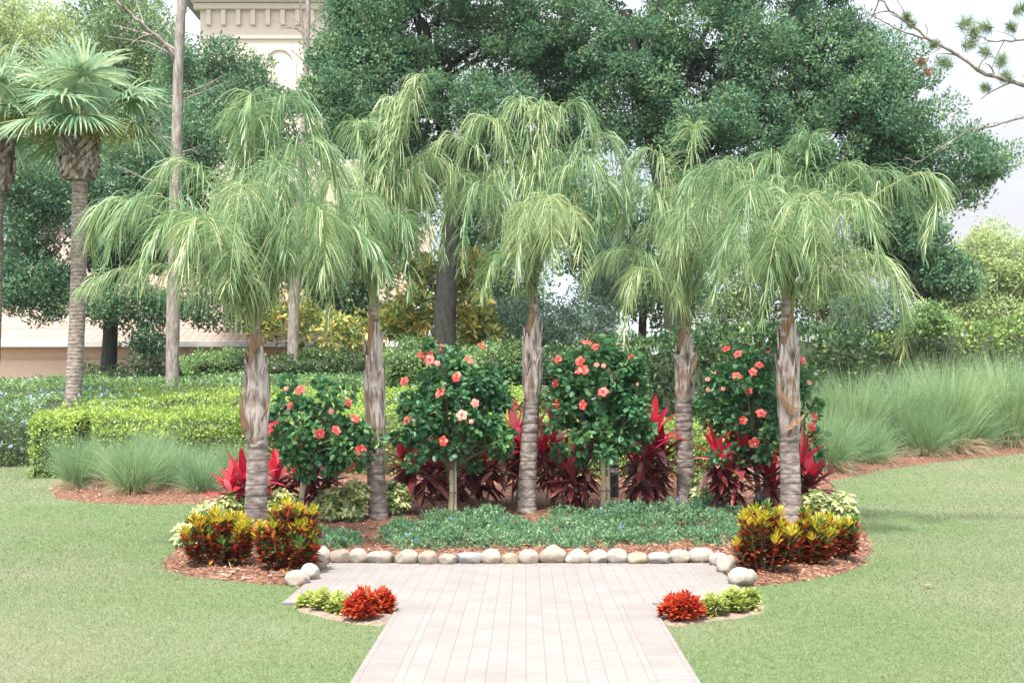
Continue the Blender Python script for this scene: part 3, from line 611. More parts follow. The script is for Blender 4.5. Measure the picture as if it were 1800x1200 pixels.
# ------------------------------------------------------------------ fan palms on the left
def fan_frond(root, p0, hub, out, r, R=.95, nseg=44, tone=0.0):
    mb = MB(); p0, hub, out = A(*p0), A(*hub), nrm(A(*out)); tube(mb, bez(p0, (p0 + hub) / 2 + A(0, 0, .15), hub, 8), np.linspace(.024, .013, 8), 6, mat=1)
    side = nrm(np.cross(out, A(0, 0, 1)) + A(1e-3, 0, 0)); up = np.cross(side, out)
    th = np.linspace(-2.35, 2.35, nseg); d = out * np.cos(th)[:, None] + side * np.sin(th)[:, None] + up * (.12 * np.abs(np.sin(th)))[:, None]
    L = R * (.72 + .28 * np.cos(th * .6)) * (.93 + .14 * r.random(nseg)); ref = nrm(up + .15 * r.normal(size=(nseg, 3)))
    blades(mb, np.repeat(hub[None], nseg, 0) + d * .02, d, L, .045, .35 + 1.1 * r.random(nseg), r, 7, 'lance', ref, np.clip(.1 + .75 * r.random(nseg) + tone, 0, 1), 0, fold=.2)
    part(mb, 'fan_frond', [M['sabal'], M['rachis']], root)
def fan_palm(label, base, top, r0, boot_lo, boot_r, seed, nf, R, xo=0, blooms=()):
    r = rs(seed); root = thing('cabbage_palm', base, label, 'palm tree', 'cabbage palms on the left'); base, top = A(*base), A(*top)
    t = np.linspace(0, 1, 40)[:, None]; pts = base + (top - base) * t; pts[:, 0] += .06 * np.sin(t[:, 0] * 3)
    mb = MB(); tube(mb, pts, r0 * np.interp(t[:, 0], [0, .1, 1], [1.15, 1, .92]) * (1 + .02 * r.normal(size=40)), 20, jit=.012, r=r); part(mb, 'trunk', M['sabal_trunk'], root)
    zc = np.linspace(boot_lo, top[2] + .1, 16); tz = (zc - boot_lo) / (zc[-1] - boot_lo)
    mb = MB(); axp = lambda q: base + (top - base) * ((q - base[2]) / (top[2] - base[2]))
    tube(mb, np.array([axp(q) for q in zc]), boot_r * np.interp(tz, [0, .2, .5, .8, 1], [.55, .85, .9, .8, .5]), 18, jit=.05, r=r)
    for i in range(70):        # criss-crossed stubs of old stalks
        a = r.random() * 2 * pi; q = r.random(); c = axp(boot_lo + q * (zc[-1] - boot_lo) * .9); rr = boot_r * np.interp(q, [0, .25, .6, 1], [.7, .95, 1.0, .8]); s = r.choice([-1, 1])
        e = [c + A(cos(a + s * k) * rr * (1 + .07 * j), sin(a + s * k) * rr * (1 + .07 * j), dz) for j, (k, dz) in enumerate([(0, 0), (.28, .12), (.58, .26)])]
        tube(mb, e, [.05, .042, .026], 6)
    part(mb, 'boots', M['boot'], root)
    for i in range(nf):
        a = i * 2.39996 + r.normal() * .2; el = np.interp(i, [0, nf * .45, nf], [1.5, .8, -.12]) + r.normal() * .16
        o = A(cos(a) * cos(el), sin(a) * cos(el), sin(el)); ln = .6 + .6 * r.random()
        hub = top + A(0, 0, .12) + o * ln + A(0, 0, .12 * cos(el)); fan_frond(root, top + A(0, 0, .05), hub, o + A(0, 0, -.25 * max(0, cos(el))), r, R * (.9 + .25 * r.random()), tone=.18 * (el > .8) + r.normal() * .08)
    for (px, py, dy, sx) in blooms:
        mb = MB(); c = P(px, py, top[1] + dy); n = 1300; p = c + r.normal(size=(n, 3)) * A(sx, .22, sx * .55); leaves(mb, p, rdir(r, n), .05, .022, r)
        tube(mb, bez(top, (top + c) / 2 + A(0, 0, .3), c, 6), .012, 5, mat=1); part(mb, 'flower_spray', [M['yellow_bloom'], M['rachis']], root)
    return root
fan_palm('tall fan palm with a ball of criss crossed leaf stubs below its round crown', GY(123, 22), P(140, 245, 22), .155, P(0, 318, 22)[2], .36, 31, 24, 1.0, 0, [(78, 222, -.35, .22), (192, 232, -.35, .24)])
fan_palm('fan palm cut off by the left edge of the photo', GY(-22, 22.6), P(-8, 240, 22.6), .15, P(0, 340, 22.6)[2], .34, 32, 20, .92, 0, [(20, 210, -.5, .2)])

# ------------------------------------------------------------------ hibiscus standards
def flower_obj(root, c, nv, r, size, mat):
    nv = nrm(A(*nv)); u = nrm(np.cross(nv, A(.1, .2, 1))); v = np.cross(nv, u); mb = MB(); a = np.arange(5) * 2 * pi / 5 + r.random() * 6
    d = np.cos(a)[:, None] * u + np.sin(a)[:, None] * v
    blades(mb, np.repeat(c[None], 5, 0) + d * size * .05, d + nv * .55, size * .62, size * .60, 1.0, r, 5, 'obov', np.repeat(nv[None], 5, 0), None, 0, .05, g=-nv)
    e = np.cos(np.linspace(0, 6.28, 9)[:-1])[:, None] * u + np.sin(np.linspace(0, 6.28, 9)[:-1])[:, None] * v
    mb.add(np.concatenate([c + e * size * .13 + nv * size * .10, (c + nv * size * .03)[None]]), [(i, (i + 1) % 8, 8) for i in range(8)], .5, 1)
    o = part(mb, 'flower', [mat, M['eye']], root)
    mb = MB(); tube(mb, [c + nv * size * .05, c + nv * size * .3, c + nv * size * .5 + A(0, 0, size * .05)], [.006, .005, .008], 5)
    s = mb.build('stamen', M['stamen'], o, A(*root.location)); s.location = (0, 0, 0)
def hibiscus(label, base_px, Y, stem_top, ells, flowers, seed, nclump=150):
    r = rs(seed); base = GY(base_px, Y); root = thing('hibiscus_tree', base, label, 'hibiscus', 'hibiscus standards behind the palms'); s = Y / F
    top = P(*stem_top, Y); mb = MB(); pts = bez(base - A(0, 0, .03), (base + top) / 2 + A(.03, 0, 0), top, 12); tube(mb, pts, np.linspace(.04, .03, 12), 10, jit=.05, r=r)
    E = np.array([pe(a, b, Y, c, d) for a, b, c, d in ells]); cl = fill(E * A(1, 1, 1, 1.1, 1.1, 1.12), nclump, r, .14, 0, seed, .25, flat=.85); k_ = r.random(len(cl)) < .34; cm = E[:, :3].mean(0); cl[k_, :3] = cm + (cl[k_, :3] - cm) * (1.12 + .16 * r.random((k_.sum(), 1))); cl[k_, 3:] *= .65
    part(mb, 'trunk', M['green_stem'], root)
    mb = MB(); tube(mb, [base + A(.075, -.03, -.03), base + A(.07, -.02, 1.0 + .25 * r.random())], .017, 8)
    o = part(mb, 'stake', M['green_stem'], root)
    for q in (.35, .8):
        m2 = MB(); tube(m2, [base + A(.035 + .075 * cos(k), -.012 + .05 * sin(k), q) for k in np.linspace(0, 6.28, 12)], .007, 5); part(m2, 'tie', M['twig'], root)
    mb = MB()
    for i in r.choice(len(cl), 30, False): tube(mb, bez(top - A(0, 0, .1), (top + cl[i, :3]) / 2 + A(0, 0, .15), cl[i, :3], 6), np.linspace(.018, .005, 6), 5)
    part(mb, 'branches', M['twig'], root)
    mb = MB(); leafy(mb, cl, 44, .082, .058, r, up=.2, out=.75, rndm=.5, shell=.55, quad=False, segs=3, prof='lance', fold=.12, droop=.7)
    part(mb, 'foliage', M['hibiscus'], root)
    cen = E[:, :3].mean(0)
    for fx, fy, pale in flowers:
        c = P(fx, fy, Y); dd = ((c[0] - E[:, 0]) / E[:, 3]) ** 2 + ((c[2] - E[:, 2]) / E[:, 5]) ** 2; k = np.argmin(dd)
        c = c + A(0, E[k, 1] - Y - E[k, 4] * math.sqrt(max(.06, 1 - min(1, dd[k]))) - .10, 0)
        nv = nrm(c - cen) * .8 + A(0, -.7, .25) + r.normal(size=3) * .42
        flower_obj(root, c, nv, r, (.055 if pale == 2 else .104) * (.85 + .3 * r.random()), M['petal_pale'] if pale else M['petal'])
    return root
hibiscus('smallest hibiscus standard, thinly leaved, left of the second palm trunk', 522, 14.0, (536, 800), [(550, 750, 62, 55), (560, 700, 50, 26), (520, 770, 42, 32), (600, 770, 40, 48), (560, 800, 50, 22), (490, 750, 25, 25)],
    [(537, 685, 0), (519, 713, 0), (490, 743, 0), (480, 753, 0), (617, 707, 0), (601, 754, 0), (575, 760, 0), (638, 790, 0), (622, 818, 0), (628, 735, 0), (571, 821, 2), (590, 722, 2), (508, 683, 2)], 41, 60)
hibiscus('broad hibiscus standard between the second and the middle palm trunks', 791, 14.6, (793, 818), [(795, 720, 80, 70), (790, 650, 55, 40), (840, 690, 50, 55), (745, 700, 36, 50), (800, 780, 68, 40), (725, 745, 25, 40), (862, 760, 30, 40)],
    [(744, 624, 0), (762, 622, 0), (760, 634, 0), (775, 612, 0), (848, 609, 0), (827, 634, 0), (806, 664, 0), (713, 670, 0), (780, 690, 0), (721, 738, 0), (785, 772, 0), (838, 708, 1), (817, 728, 1), (832, 739, 2), (774, 640, 2), (908, 711, 0)], 42, 125)
hibiscus('dense hibiscus standard between the middle palm and the palm with the dark band', 1060, 14.8, (1058, 790), [(1050, 700, 78, 62), (1040, 645, 62, 36), (1085, 720, 45, 55), (1000, 700, 32, 50), (1055, 765, 70, 30), (1090, 650, 35, 30)],
    [(981, 632, 0), (1030, 603, 0), (1045, 611, 0), (1016, 637, 0), (1075, 661, 0), (1054, 689, 0), (975, 675, 0), (977, 710, 0), (1020, 711, 0), (1131, 716, 0), (1112, 779, 0), (1108, 633, 0), (1014, 655, 0), (1022, 651, 0), (1044, 643, 2), (1056, 645, 2), (1086, 612, 1), (1116, 676, 2)], 43, 125)
hibiscus('hibiscus standard partly hidden behind the right front palm trunk', 1333, 14.6, (1328, 812), [(1315, 710, 64, 66), (1310, 660, 50, 36), (1398, 735, 28, 55), (1290, 690, 36, 50), (1330, 775, 66, 30), (1405, 670, 20, 36)],
    [(1272, 614, 0), (1292, 623, 0), (1343, 616, 0), (1361, 631, 0), (1323, 643, 0), (1311, 655, 0), (1285, 662, 0), (1303, 686, 0), (1322, 725, 0), (1293, 737, 0), (1310, 775, 0), (1419, 731, 0), (1412, 748, 0), (1252, 657, 1), (1239, 667, 2), (1240, 685, 2), (1263, 683, 2), (1287, 677, 2), (1411, 673, 2), (1405, 634, 0)], 44, 110)

# ------------------------------------------------------------------ red cordylines
def cordyline(label, px, Y, heads, seed, scale=1.0, bright=.5):
    r = rs(seed); base = GY(px, Y); root = thing('cordyline', base, label, 'red plant', 'red leaved cordylines under the hibiscus')
    for (hx, hy, sz, br) in heads:
        h = P(hx, hy, Y) + A(0, r.normal() * .1, 0); b0 = base + A((h[0] - base[0]) * .5 + r.normal() * .05, r.normal() * .05, -.02)
        h[2] = max(h[2], base[2] + .15)
        mb = MB(); tube(mb, bez(b0, (b0 + h) / 2, h, 6), np.linspace(.017, .012, 6), 7); part(mb, 'cane', M['twig'], root)
        n = 22; a = np.arange(n) * 2.39996 + r.random() * 6; q = np.arange(n) / n          # 0 = innermost, upright
        el = np.interp(q, [0, .35, 1], [1.35, .85, -.25]) + r.normal(size=n) * .12; d = np.stack([np.cos(a) * np.cos(el), np.sin(a) * np.cos(el), np.sin(el)], 1)
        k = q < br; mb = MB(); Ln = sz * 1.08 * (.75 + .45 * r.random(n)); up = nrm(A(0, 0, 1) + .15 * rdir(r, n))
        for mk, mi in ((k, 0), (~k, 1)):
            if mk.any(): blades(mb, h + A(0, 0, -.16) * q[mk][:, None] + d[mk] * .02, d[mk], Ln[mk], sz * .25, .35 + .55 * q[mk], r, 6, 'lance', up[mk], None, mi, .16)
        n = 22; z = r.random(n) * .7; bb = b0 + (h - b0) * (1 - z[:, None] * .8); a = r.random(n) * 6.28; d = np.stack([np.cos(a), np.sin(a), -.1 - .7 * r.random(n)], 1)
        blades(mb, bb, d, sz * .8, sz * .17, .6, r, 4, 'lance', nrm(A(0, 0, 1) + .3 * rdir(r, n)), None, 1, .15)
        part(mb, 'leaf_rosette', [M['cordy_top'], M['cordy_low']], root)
CORD = [('bright red cordyline left of the first palm trunk, in front of the grasses', 428, 13.6, [(425, 842, .36, .75), (405, 860, .30, .6), (448, 835, .34, .7)]),
    ('pinkish red cordyline between the first palm trunk and the smallest hibiscus', 492, 14.6, [(490, 838, .36, .45), (515, 830, .34, .4)]),
    ('dark red cordyline directly below the smallest hibiscus', 560, 14.6, [(550, 836, .38, .3), (578, 838, .36, .25)]),
    ('dark cordyline right of the second palm trunk', 735, 15.0, [(728, 815, .40, .4), (755, 825, .36, .2), (705, 800, .3, .4)]),
    ('maroon cordyline left of the middle palm, below the broad hibiscus', 850, 15.6, [(848, 822, .42, .25), (825, 812, .36, .2), (870, 810, .36, .3)]),
    ('vivid red cordyline peeping out behind the middle palm trunk', 912, 15.8, [(905, 765, .44, .7), (930, 780, .42, .7), (915, 800, .38, .3)]),
    ('cordyline with red upright leaves just right of the middle palm trunk', 978, 15.4, [(972, 770, .40, .8), (955, 790, .36, .7), (990, 825, .38, .2)]),
    ('low maroon cordyline beneath the dense hibiscus', 1010, 15.0, [(1005, 838, .36, .15), (1028, 815, .34, .2)]),
    ('tallest bright red cordyline, left of the palm with the dark band', 1142, 15.0, [(1150, 765, .46, .75), (1130, 800, .40, .3), (1165, 800, .40, .4), (1140, 840, .38, .1)]),
    ('red topped cordyline right of the palm with the dark band', 1282, 14.4, [(1262, 800, .38, .7), (1285, 825, .40, .45), (1305, 800, .36, .4)]),
    ('wide dark maroon cordyline behind the stake of the broad hibiscus', 795, 16.2, [(780, 838, .42, .2), (805, 830, .42, .15), (765, 812, .36, .35)]),
    ('dark maroon cordyline left of the tallest bright red one', 1118, 15.8, [(1116, 815, .34, .2), (1122, 838, .32, .1)]),
    ('dark cordyline just left of the right front palm trunk', 1352, 14.4, [(1350, 835, .36, .25), (1362, 865, .32, .4)]),
    ('cordyline with striped red leaves right of the right front palm trunk', 1418, 13.9, [(1408, 812, .40, .65), (1425, 845, .38, .2)])]
for i, (lab, px, Y, hd) in enumerate(CORD): cordyline(lab, px, Y, hd, 500 + i)

# ------------------------------------------------------------------ crotons
def croton(label, px, py, ells, seed, nr=34, low=.6):
    nr = int(nr * 1.05)
    r = rs(seed); base = G(px, py); Y = base[1]; root = thing('croton', base, label, 'croton', 'yellow and red crotons at the ends of the bed')
    E = np.array([pe(a, b, Y, c, d) for a, b, c, d in ells]); E[:, 3:] *= .9; vol = np.prod(E[:, 3:], 1) ** .7; k = r.choice(len(E), nr, p=vol / vol.sum()); u = rdir(r, nr); u[:, 2] = r.random(nr) ** .75 * 1.4 - .35; u[:, 1] = np.where(r.random(nr) < .7, -np.abs(u[:, 1]), u[:, 1])
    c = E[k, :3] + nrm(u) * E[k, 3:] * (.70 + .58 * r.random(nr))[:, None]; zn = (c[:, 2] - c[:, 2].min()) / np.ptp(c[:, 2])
    mb = MB()
    for q in c: tube(mb, bez(A(base[0] + (q[0] - base[0]) * .4, base[1] + (q[1] - base[1]) * .4, base[2] - .02), A(base[0] + (q[0] - base[0]) * .8, q[1], base[2] + (q[2] - base[2]) * .5), q, 6), np.linspace(.012, .006, 6), 5)
    part(mb, 'stems', M['twig'], root)
    mt, ml = MB(), MB()
    for j, q in enumerate(c):
        n = 17; a = np.arange(n) * 2.4 + r.random() * 6; el = np.linspace(1.45, .6, n) + r.normal(size=n) * .1; d = np.stack([np.cos(a) * np.cos(el), np.sin(a) * np.cos(el), np.sin(el)], 1)
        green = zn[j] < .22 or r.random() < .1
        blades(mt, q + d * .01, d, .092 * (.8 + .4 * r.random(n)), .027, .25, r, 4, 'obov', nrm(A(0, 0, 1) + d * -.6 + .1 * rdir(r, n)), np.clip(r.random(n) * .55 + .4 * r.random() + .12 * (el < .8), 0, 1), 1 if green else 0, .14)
        n = 54; a = r.random(n) * 6.28; z = r.random(n); el = 1.0 - .9 * z + .2 * r.normal(size=n); d = np.stack([np.cos(a) * np.cos(el), np.sin(a) * np.cos(el), np.sin(el)], 1)
        pos = q - A(0, 0, .02) - z[:, None] * (q - base) * A(.2, .2, .6)
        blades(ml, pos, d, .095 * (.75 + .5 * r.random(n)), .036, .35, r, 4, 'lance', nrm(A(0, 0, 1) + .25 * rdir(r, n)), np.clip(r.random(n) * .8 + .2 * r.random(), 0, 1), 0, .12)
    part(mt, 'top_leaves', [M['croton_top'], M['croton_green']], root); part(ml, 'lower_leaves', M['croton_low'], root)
croton('wide croton left of the first palm trunk, dark red under yellow tips', 392, 998, [(355, 945, 34, 40), (400, 945, 40, 42), (430, 950, 22, 35)], 61, 44)
croton('tallest croton, right of the first palm trunk, bright yellow on top', 505, 1008, [(505, 930, 44, 40), (490, 965, 40, 32), (535, 955, 32, 40), (540, 910, 22, 25)], 62, 52)
croton('yellow croton left of the right front palm trunk, above the largest boulder', 1342, 1012, [(1335, 935, 42, 38), (1320, 960, 32, 32), (1365, 960, 36, 36)], 63, 46)
croton('orange red croton in front of the right front palm trunk', 1415, 998, [(1410, 940, 30, 38), (1425, 955, 36, 30), (1400, 965, 24, 26)], 64, 38)
croton('small croton at the far right of the bed edge', 1470, 988, [(1462, 945, 26, 34), (1490, 940, 20, 28)], 65, 22)

# ------------------------------------------------------------------ variegated scheffleras
def schefflera(label, px, Y, ells, seed, n=80):
    r = rs(seed); base = GY(px, Y); root = thing('variegated_shrub', base, label, 'shrub', 'variegated shrubs in the bed')
    E = np.array([pe(a, b, Y, c, d) for a, b, c, d in ells]); cl = fill(E, n, r, .05, 0, seed, .55); c = cl[:, :3]; c[:, 2] = np.maximum(c[:, 2], base[2] + .05)
    mb = MB()
    for q in c[:30]: tube(mb, bez(A(base[0] + (q[0] - base[0]) * .5, base[1], base[2] - .02), (base + q) / 2, q, 5), .008, 5)
    part(mb, 'stems', M['green_stem'], root)
    mb = MB(); m = 8; k = np.repeat(np.arange(len(c)), m); cen = E[:, :3].mean(0); out = nrm(c - cen + A(0, -.2, .35)); o = out[k]
    ph = np.tile(np.arange(m) * 2 * pi / m, len(c)); u = nrm(np.cross(o, A(.2, .1, 1))); v = np.cross(o, u); d = np.cos(ph)[:, None] * u + np.sin(ph)[:, None] * v + o * .35
    blades(mb, c[k] + .02 * rdir(r, len(k)), d, .095 * (.8 + .4 * r.random(len(k))), .038, .6, r, 4, 'lance', o, np.clip(r.random(len(k)) * .6 + .4 * r.random(len(c))[k], 0, 1), 0, .12)
    part(mb, 'foliage', M['schef'], root)
SCH = [('pale variegated shrub left of the first palm trunk, behind the wide croton', 395, 13.6, [(385, 905, 45, 22), (420, 885, 30, 20), (350, 920, 25, 20)], 170),
    ('variegated shrub at the far left end of the bed beside the lawn', 335, 12.2, [(335, 955, 22, 28), (325, 935, 16, 16)], 60),
    ('variegated shrub between the first palm trunk and the smallest hibiscus stem', 487, 13.8, [(488, 880, 28, 22), (475, 900, 25, 20)], 100),
    ('broad variegated shrub left of the second palm trunk', 605, 14.3, [(600, 895, 42, 32), (625, 870, 28, 24), (585, 880, 30, 24)], 210),
    ('variegated shrub just right of the second palm trunk', 692, 14.8, [(695, 878, 26, 26), (690, 860, 18, 16)], 90),
    ('dark variegated shrub right of the palm with the dark band', 1243, 15.0, [(1240, 862, 26, 30), (1252, 840, 20, 20)], 110),
    ('green variegated shrub right behind the right front palm trunk', 1432, 13.5, [(1430, 890, 28, 30), (1420, 915, 26, 22)], 130),
    ('cream variegated shrub at the right end of the bed', 1480, 13.2, [(1478, 895, 26, 28), (1462, 915, 24, 18)], 130)]
for i, (lab, px, Y, e, n) in enumerate(SCH): schefflera(lab, px, Y, e, 700 + i, n)

# ------------------------------------------------------------------ ground cover
def cover(label, ells, n, seed):
    r = rs(seed); E = np.array(ells); a = E[:, 3] * E[:, 4]; m = n // 30; k = r.choice(len(E), m, p=a / a.sum()); u = rdir(r, m); u[:, 2] = abs(u[:, 2])
    c = E[k, :3] + u * E[k, 3:] * A(1, 1, 1.15) * (.75 + .25 * r.random(m))[:, None]
    cl = np.concatenate([c, np.tile(A(.055, .055, .045), (m, 1)) * (.7 + .7 * r.random((m, 1)))], 1)
    mb = MB(); leafy(mb, cl, 30, .040, .019, r, up=.5, shell=.3, tint=.4)
    q = r.choice(m, 26 if m > 300 else 4); p = c[q] + A(0, -.03, .04)
    for j in range(5): leaves(mb, p, nrm(rdir(r, len(q)) * .8 + A(0, -.5, .3)), .030, .022, r, mat=1)
    return tag(mb.build('ground_cover', [M['cover'], M['bluebloom']]), label, 'ground cover', None, 'stuff')
def ce(px, py, rx, rz, ry=.35):
    g = G(px, py); s = g[1] / F; return [g[0], g[1], g[2], rx * s, ry, rz * s]
r = rs(5); L1 = []
for px in range(690, 1290, 26):
    for row, py in enumerate((963, 942, 922)):
        if row == 2 and (px < 760 or 890 < px < 985): continue
        L1.append(ce(px + r.normal() * 8, py + r.normal() * 3 - (6 if px > 1060 else 0), 30 + 8 * r.random(), (26 if row < 2 else 24) * (.75 + .5 * r.random()) + (8 if px > 1060 and row else 0), .42))
cover('teal green ground cover with tiny blue flowers along the stone row', L1, 52000, 51)
cover('small separate patch of teal ground cover next to the tallest croton', [ce(590, 966, 38, 26, .35), ce(575, 960, 26, 24, .3), ce(612, 962, 26, 22, .3)], 5500, 52)

# ------------------------------------------------------------------ bedding plants in the paving corners
def bedding(label, px, py, w, h, m, cat, name, seed, n=60):
    r = rs(seed); b = G(px, py); s = b[1] / F; root = thing(name, b, label, cat, 'bedding plants in the paving corners')
    u = rdir(r, n); u[:, 2] = abs(u[:, 2]); c = b + A(0, 0, h * s * .25) + u * A(w * s * .45, w * s * .4, h * s * .62) * (.5 + .6 * r.random(n))[:, None]
    mb = MB()
    for q in c[::3]: tube(mb, [b + (q - b) * A(.3, .3, 0) - A(0, 0, .01), q], [.006, .004], 5)
    part(mb, 'stems', M['twig'], root)
    mb = MB(); mm = 9; k = np.repeat(np.arange(n), mm); ph = np.tile(np.arange(mm) * 2.4, n); el = np.tile(np.linspace(1.2, -.1, mm), n); d = np.stack([np.cos(ph) * np.cos(el), np.sin(ph) * np.cos(el), np.sin(el)], 1) + u[k] * .5
    blades(mb, c[k] - A(0, 0, .02) * (np.tile(np.arange(mm), n) / mm)[:, None], d, .055 * (.7 + .6 * r.random(n * mm)), .028, .5, r, 3, 'lance', nrm(A(0, 0, 1) + .3 * rdir(r, n * mm)), np.clip(r.random(n * mm) * .6 + .4 * r.random(n)[k], 0, 1), 0, .12)
    part(mb, 'foliage', m, root)
R_, Y_ = (M['redbed'], 'red plant', 'red_bedding_plant'), (M['limebed'], 'lime plant', 'lime_bedding_plant')
bedding('taller red bedding plant on the left, next to the lime green ones', 636, 1090, 58, 56, *R_, 81, 130)
bedding('smaller red bedding plant on the left, nearest the path', 673, 1078, 40, 42, *R_, 82, 80)
bedding('outermost small lime green bedding plant on the left, at the paving edge', 540, 1068, 30, 30, *Y_, 83, 32)
bedding('lime green bedding plant in the middle of the left three', 566, 1074, 34, 36, *Y_, 84, 44)
bedding('lime green bedding plant touching the taller red one on the left', 598, 1080, 38, 38, *Y_, 85, 50)
bedding('round red bedding plant on the right beside the path', 1198, 1090, 76, 50, *R_, 86, 150)
bedding('lime green bedding plant touching the round red one on the right', 1254, 1084, 40, 44, *Y_, 87, 60)
bedding('lime green bedding plant in the middle of the right three', 1288, 1078, 42, 44, *Y_, 88, 64)
bedding('outermost lime green bedding plant on the right', 1316, 1074, 36, 38, *Y_, 89, 54)

# ------------------------------------------------------------------ ornamental grasses
def grass_proto(seed, n, hh, spread, tone):
    r = rs(seed); root = bpy.data.objects.new('grass_clump', None); COL.objects.link(root)
    a = r.random(n) * 6.28; el = np.clip(1.45 - np.abs(r.normal(size=n)) * spread, .25, 1.5); d = np.stack([np.cos(a) * np.cos(el), np.sin(a) * np.cos(el), np.sin(el)], 1)
    rb = .16 * np.sqrt(r.random(n)); b = np.stack([np.cos(a + r.normal(size=n)) * rb, np.sin(a + r.normal(size=n)) * rb, np.full(n, -.02)], 1)
    mb = MB(); blades(mb, b, d, hh * (.5 + .6 * r.random(n)), .0065, .3 + .8 * r.random(n) ** 2, r, 6, 'blade', None, np.clip(r.random(n) * .75 + tone, 0, 1)); part(mb, 'blades', M['grass_clump'], root)
    n = n // 4; a = r.random(n) * 6.28; d = np.stack([np.cos(a), np.sin(a), .3 + 1.6 * r.random(n) ** 2], 1); rb = .18 * np.sqrt(r.random(n))
    mb = MB(); blades(mb, np.stack([np.cos(a) * rb, np.sin(a) * rb, rb * 0], 1), d, hh * .4, .009, 1.3, r, 5, 'blade'); part(mb, 'dry_blades', M['straw'], root)
    return root
PROTO = [grass_proto(800, 1700, 1.4, .24, .0), grass_proto(801, 1900, 1.2, .34, .05), grass_proto(802, 1600, 1.5, .19, .16), grass_proto(803, 1500, 1.0, .42, -.08)]
GR = [  # px, Y, scale, proto, label
 (135, 17.4, .72, 0, 'dark green upright grass clump at the left tip of the left grass bed'), (232, 16.9, .86, 1, 'largest grass clump of the left bed with a pale straw base'), (182, 18.4, .72, 3, 'grass clump behind the two front clumps of the left bed'),
 (300, 17.6, .74, 1, 'grass clump right of the largest one in the left bed'), (352, 17.0, .74, 3, 'low arching grass clump left of the red cordyline'), (270, 18.6, .7, 0, 'grass clump in front of the clipped hedge middle'), (410, 17.8, .72, 1, 'grass clump just behind the bright red cordyline'), (345, 18.6, .72, 3, 'rear grass clump before the right part of the clipped hedge'),
 (1452, 19.6, 1.0, 1, 'grass clump showing right of the right front palm trunk'), (1530, 20.0, .86, 3, 'low blue green grass clump at the front of the right grass bed'), (1500, 22.0, 1.1, 2, 'tall yellowish grass clump behind the low one on the right'), (1575, 22.5, 1.15, 0, 'grass clump in the middle of the right bed, second row'),
 (1625, 21.4, .95, 1, 'straw speckled grass clump in the front row on the right'), (1672, 21.2, 1.2, 2, 'dense tall green grass clump in the front row on the right'), (1640, 24.0, 1.2, 2, 'light green feathery grass clump behind the dense one'), (1712, 23.0, 1.0, 3, 'short grass clump right of the dense tall one'),
 (1775, 22.2, 1.3, 2, 'tallest grass clump near the right edge of the photo'), (1745, 25.0, 1.2, 0, 'rear grass clump behind the tallest one'), (1825, 23.5, 1.25, 0, 'grass clump cut by the right edge of the photo'), (1430, 22.0, 1.05, 0, 'grass clump half hidden behind the last hibiscus'),
 (1545, 25.0, 1.1, 0, 'rear grass clump before the tall dark hedge')]
for i, (px, Y, sc, pr, lab) in enumerate(GR):
    used = [g[3] for g in GR[:i]]; o = PROTO[pr] if pr not in used else copy_tree(PROTO[pr])
    eX, eY = zip(*sorted(((a, b) for a, b in bed_px2[8:]))); Y = max(Y, G(px, np.interp(px, eX, eY))[1] + 1.05) if px > 1440 else Y
    o.location = [float(c) for c in GY(px, Y) + A(0, 0, .03)]; sc = sc * (1.1 if px > 1420 else .95); o.scale = (sc, sc, sc); o.rotation_euler = (0, 0, i * 1.7)
    tag(o, lab, 'grass clump', 'ornamental grass clumps')

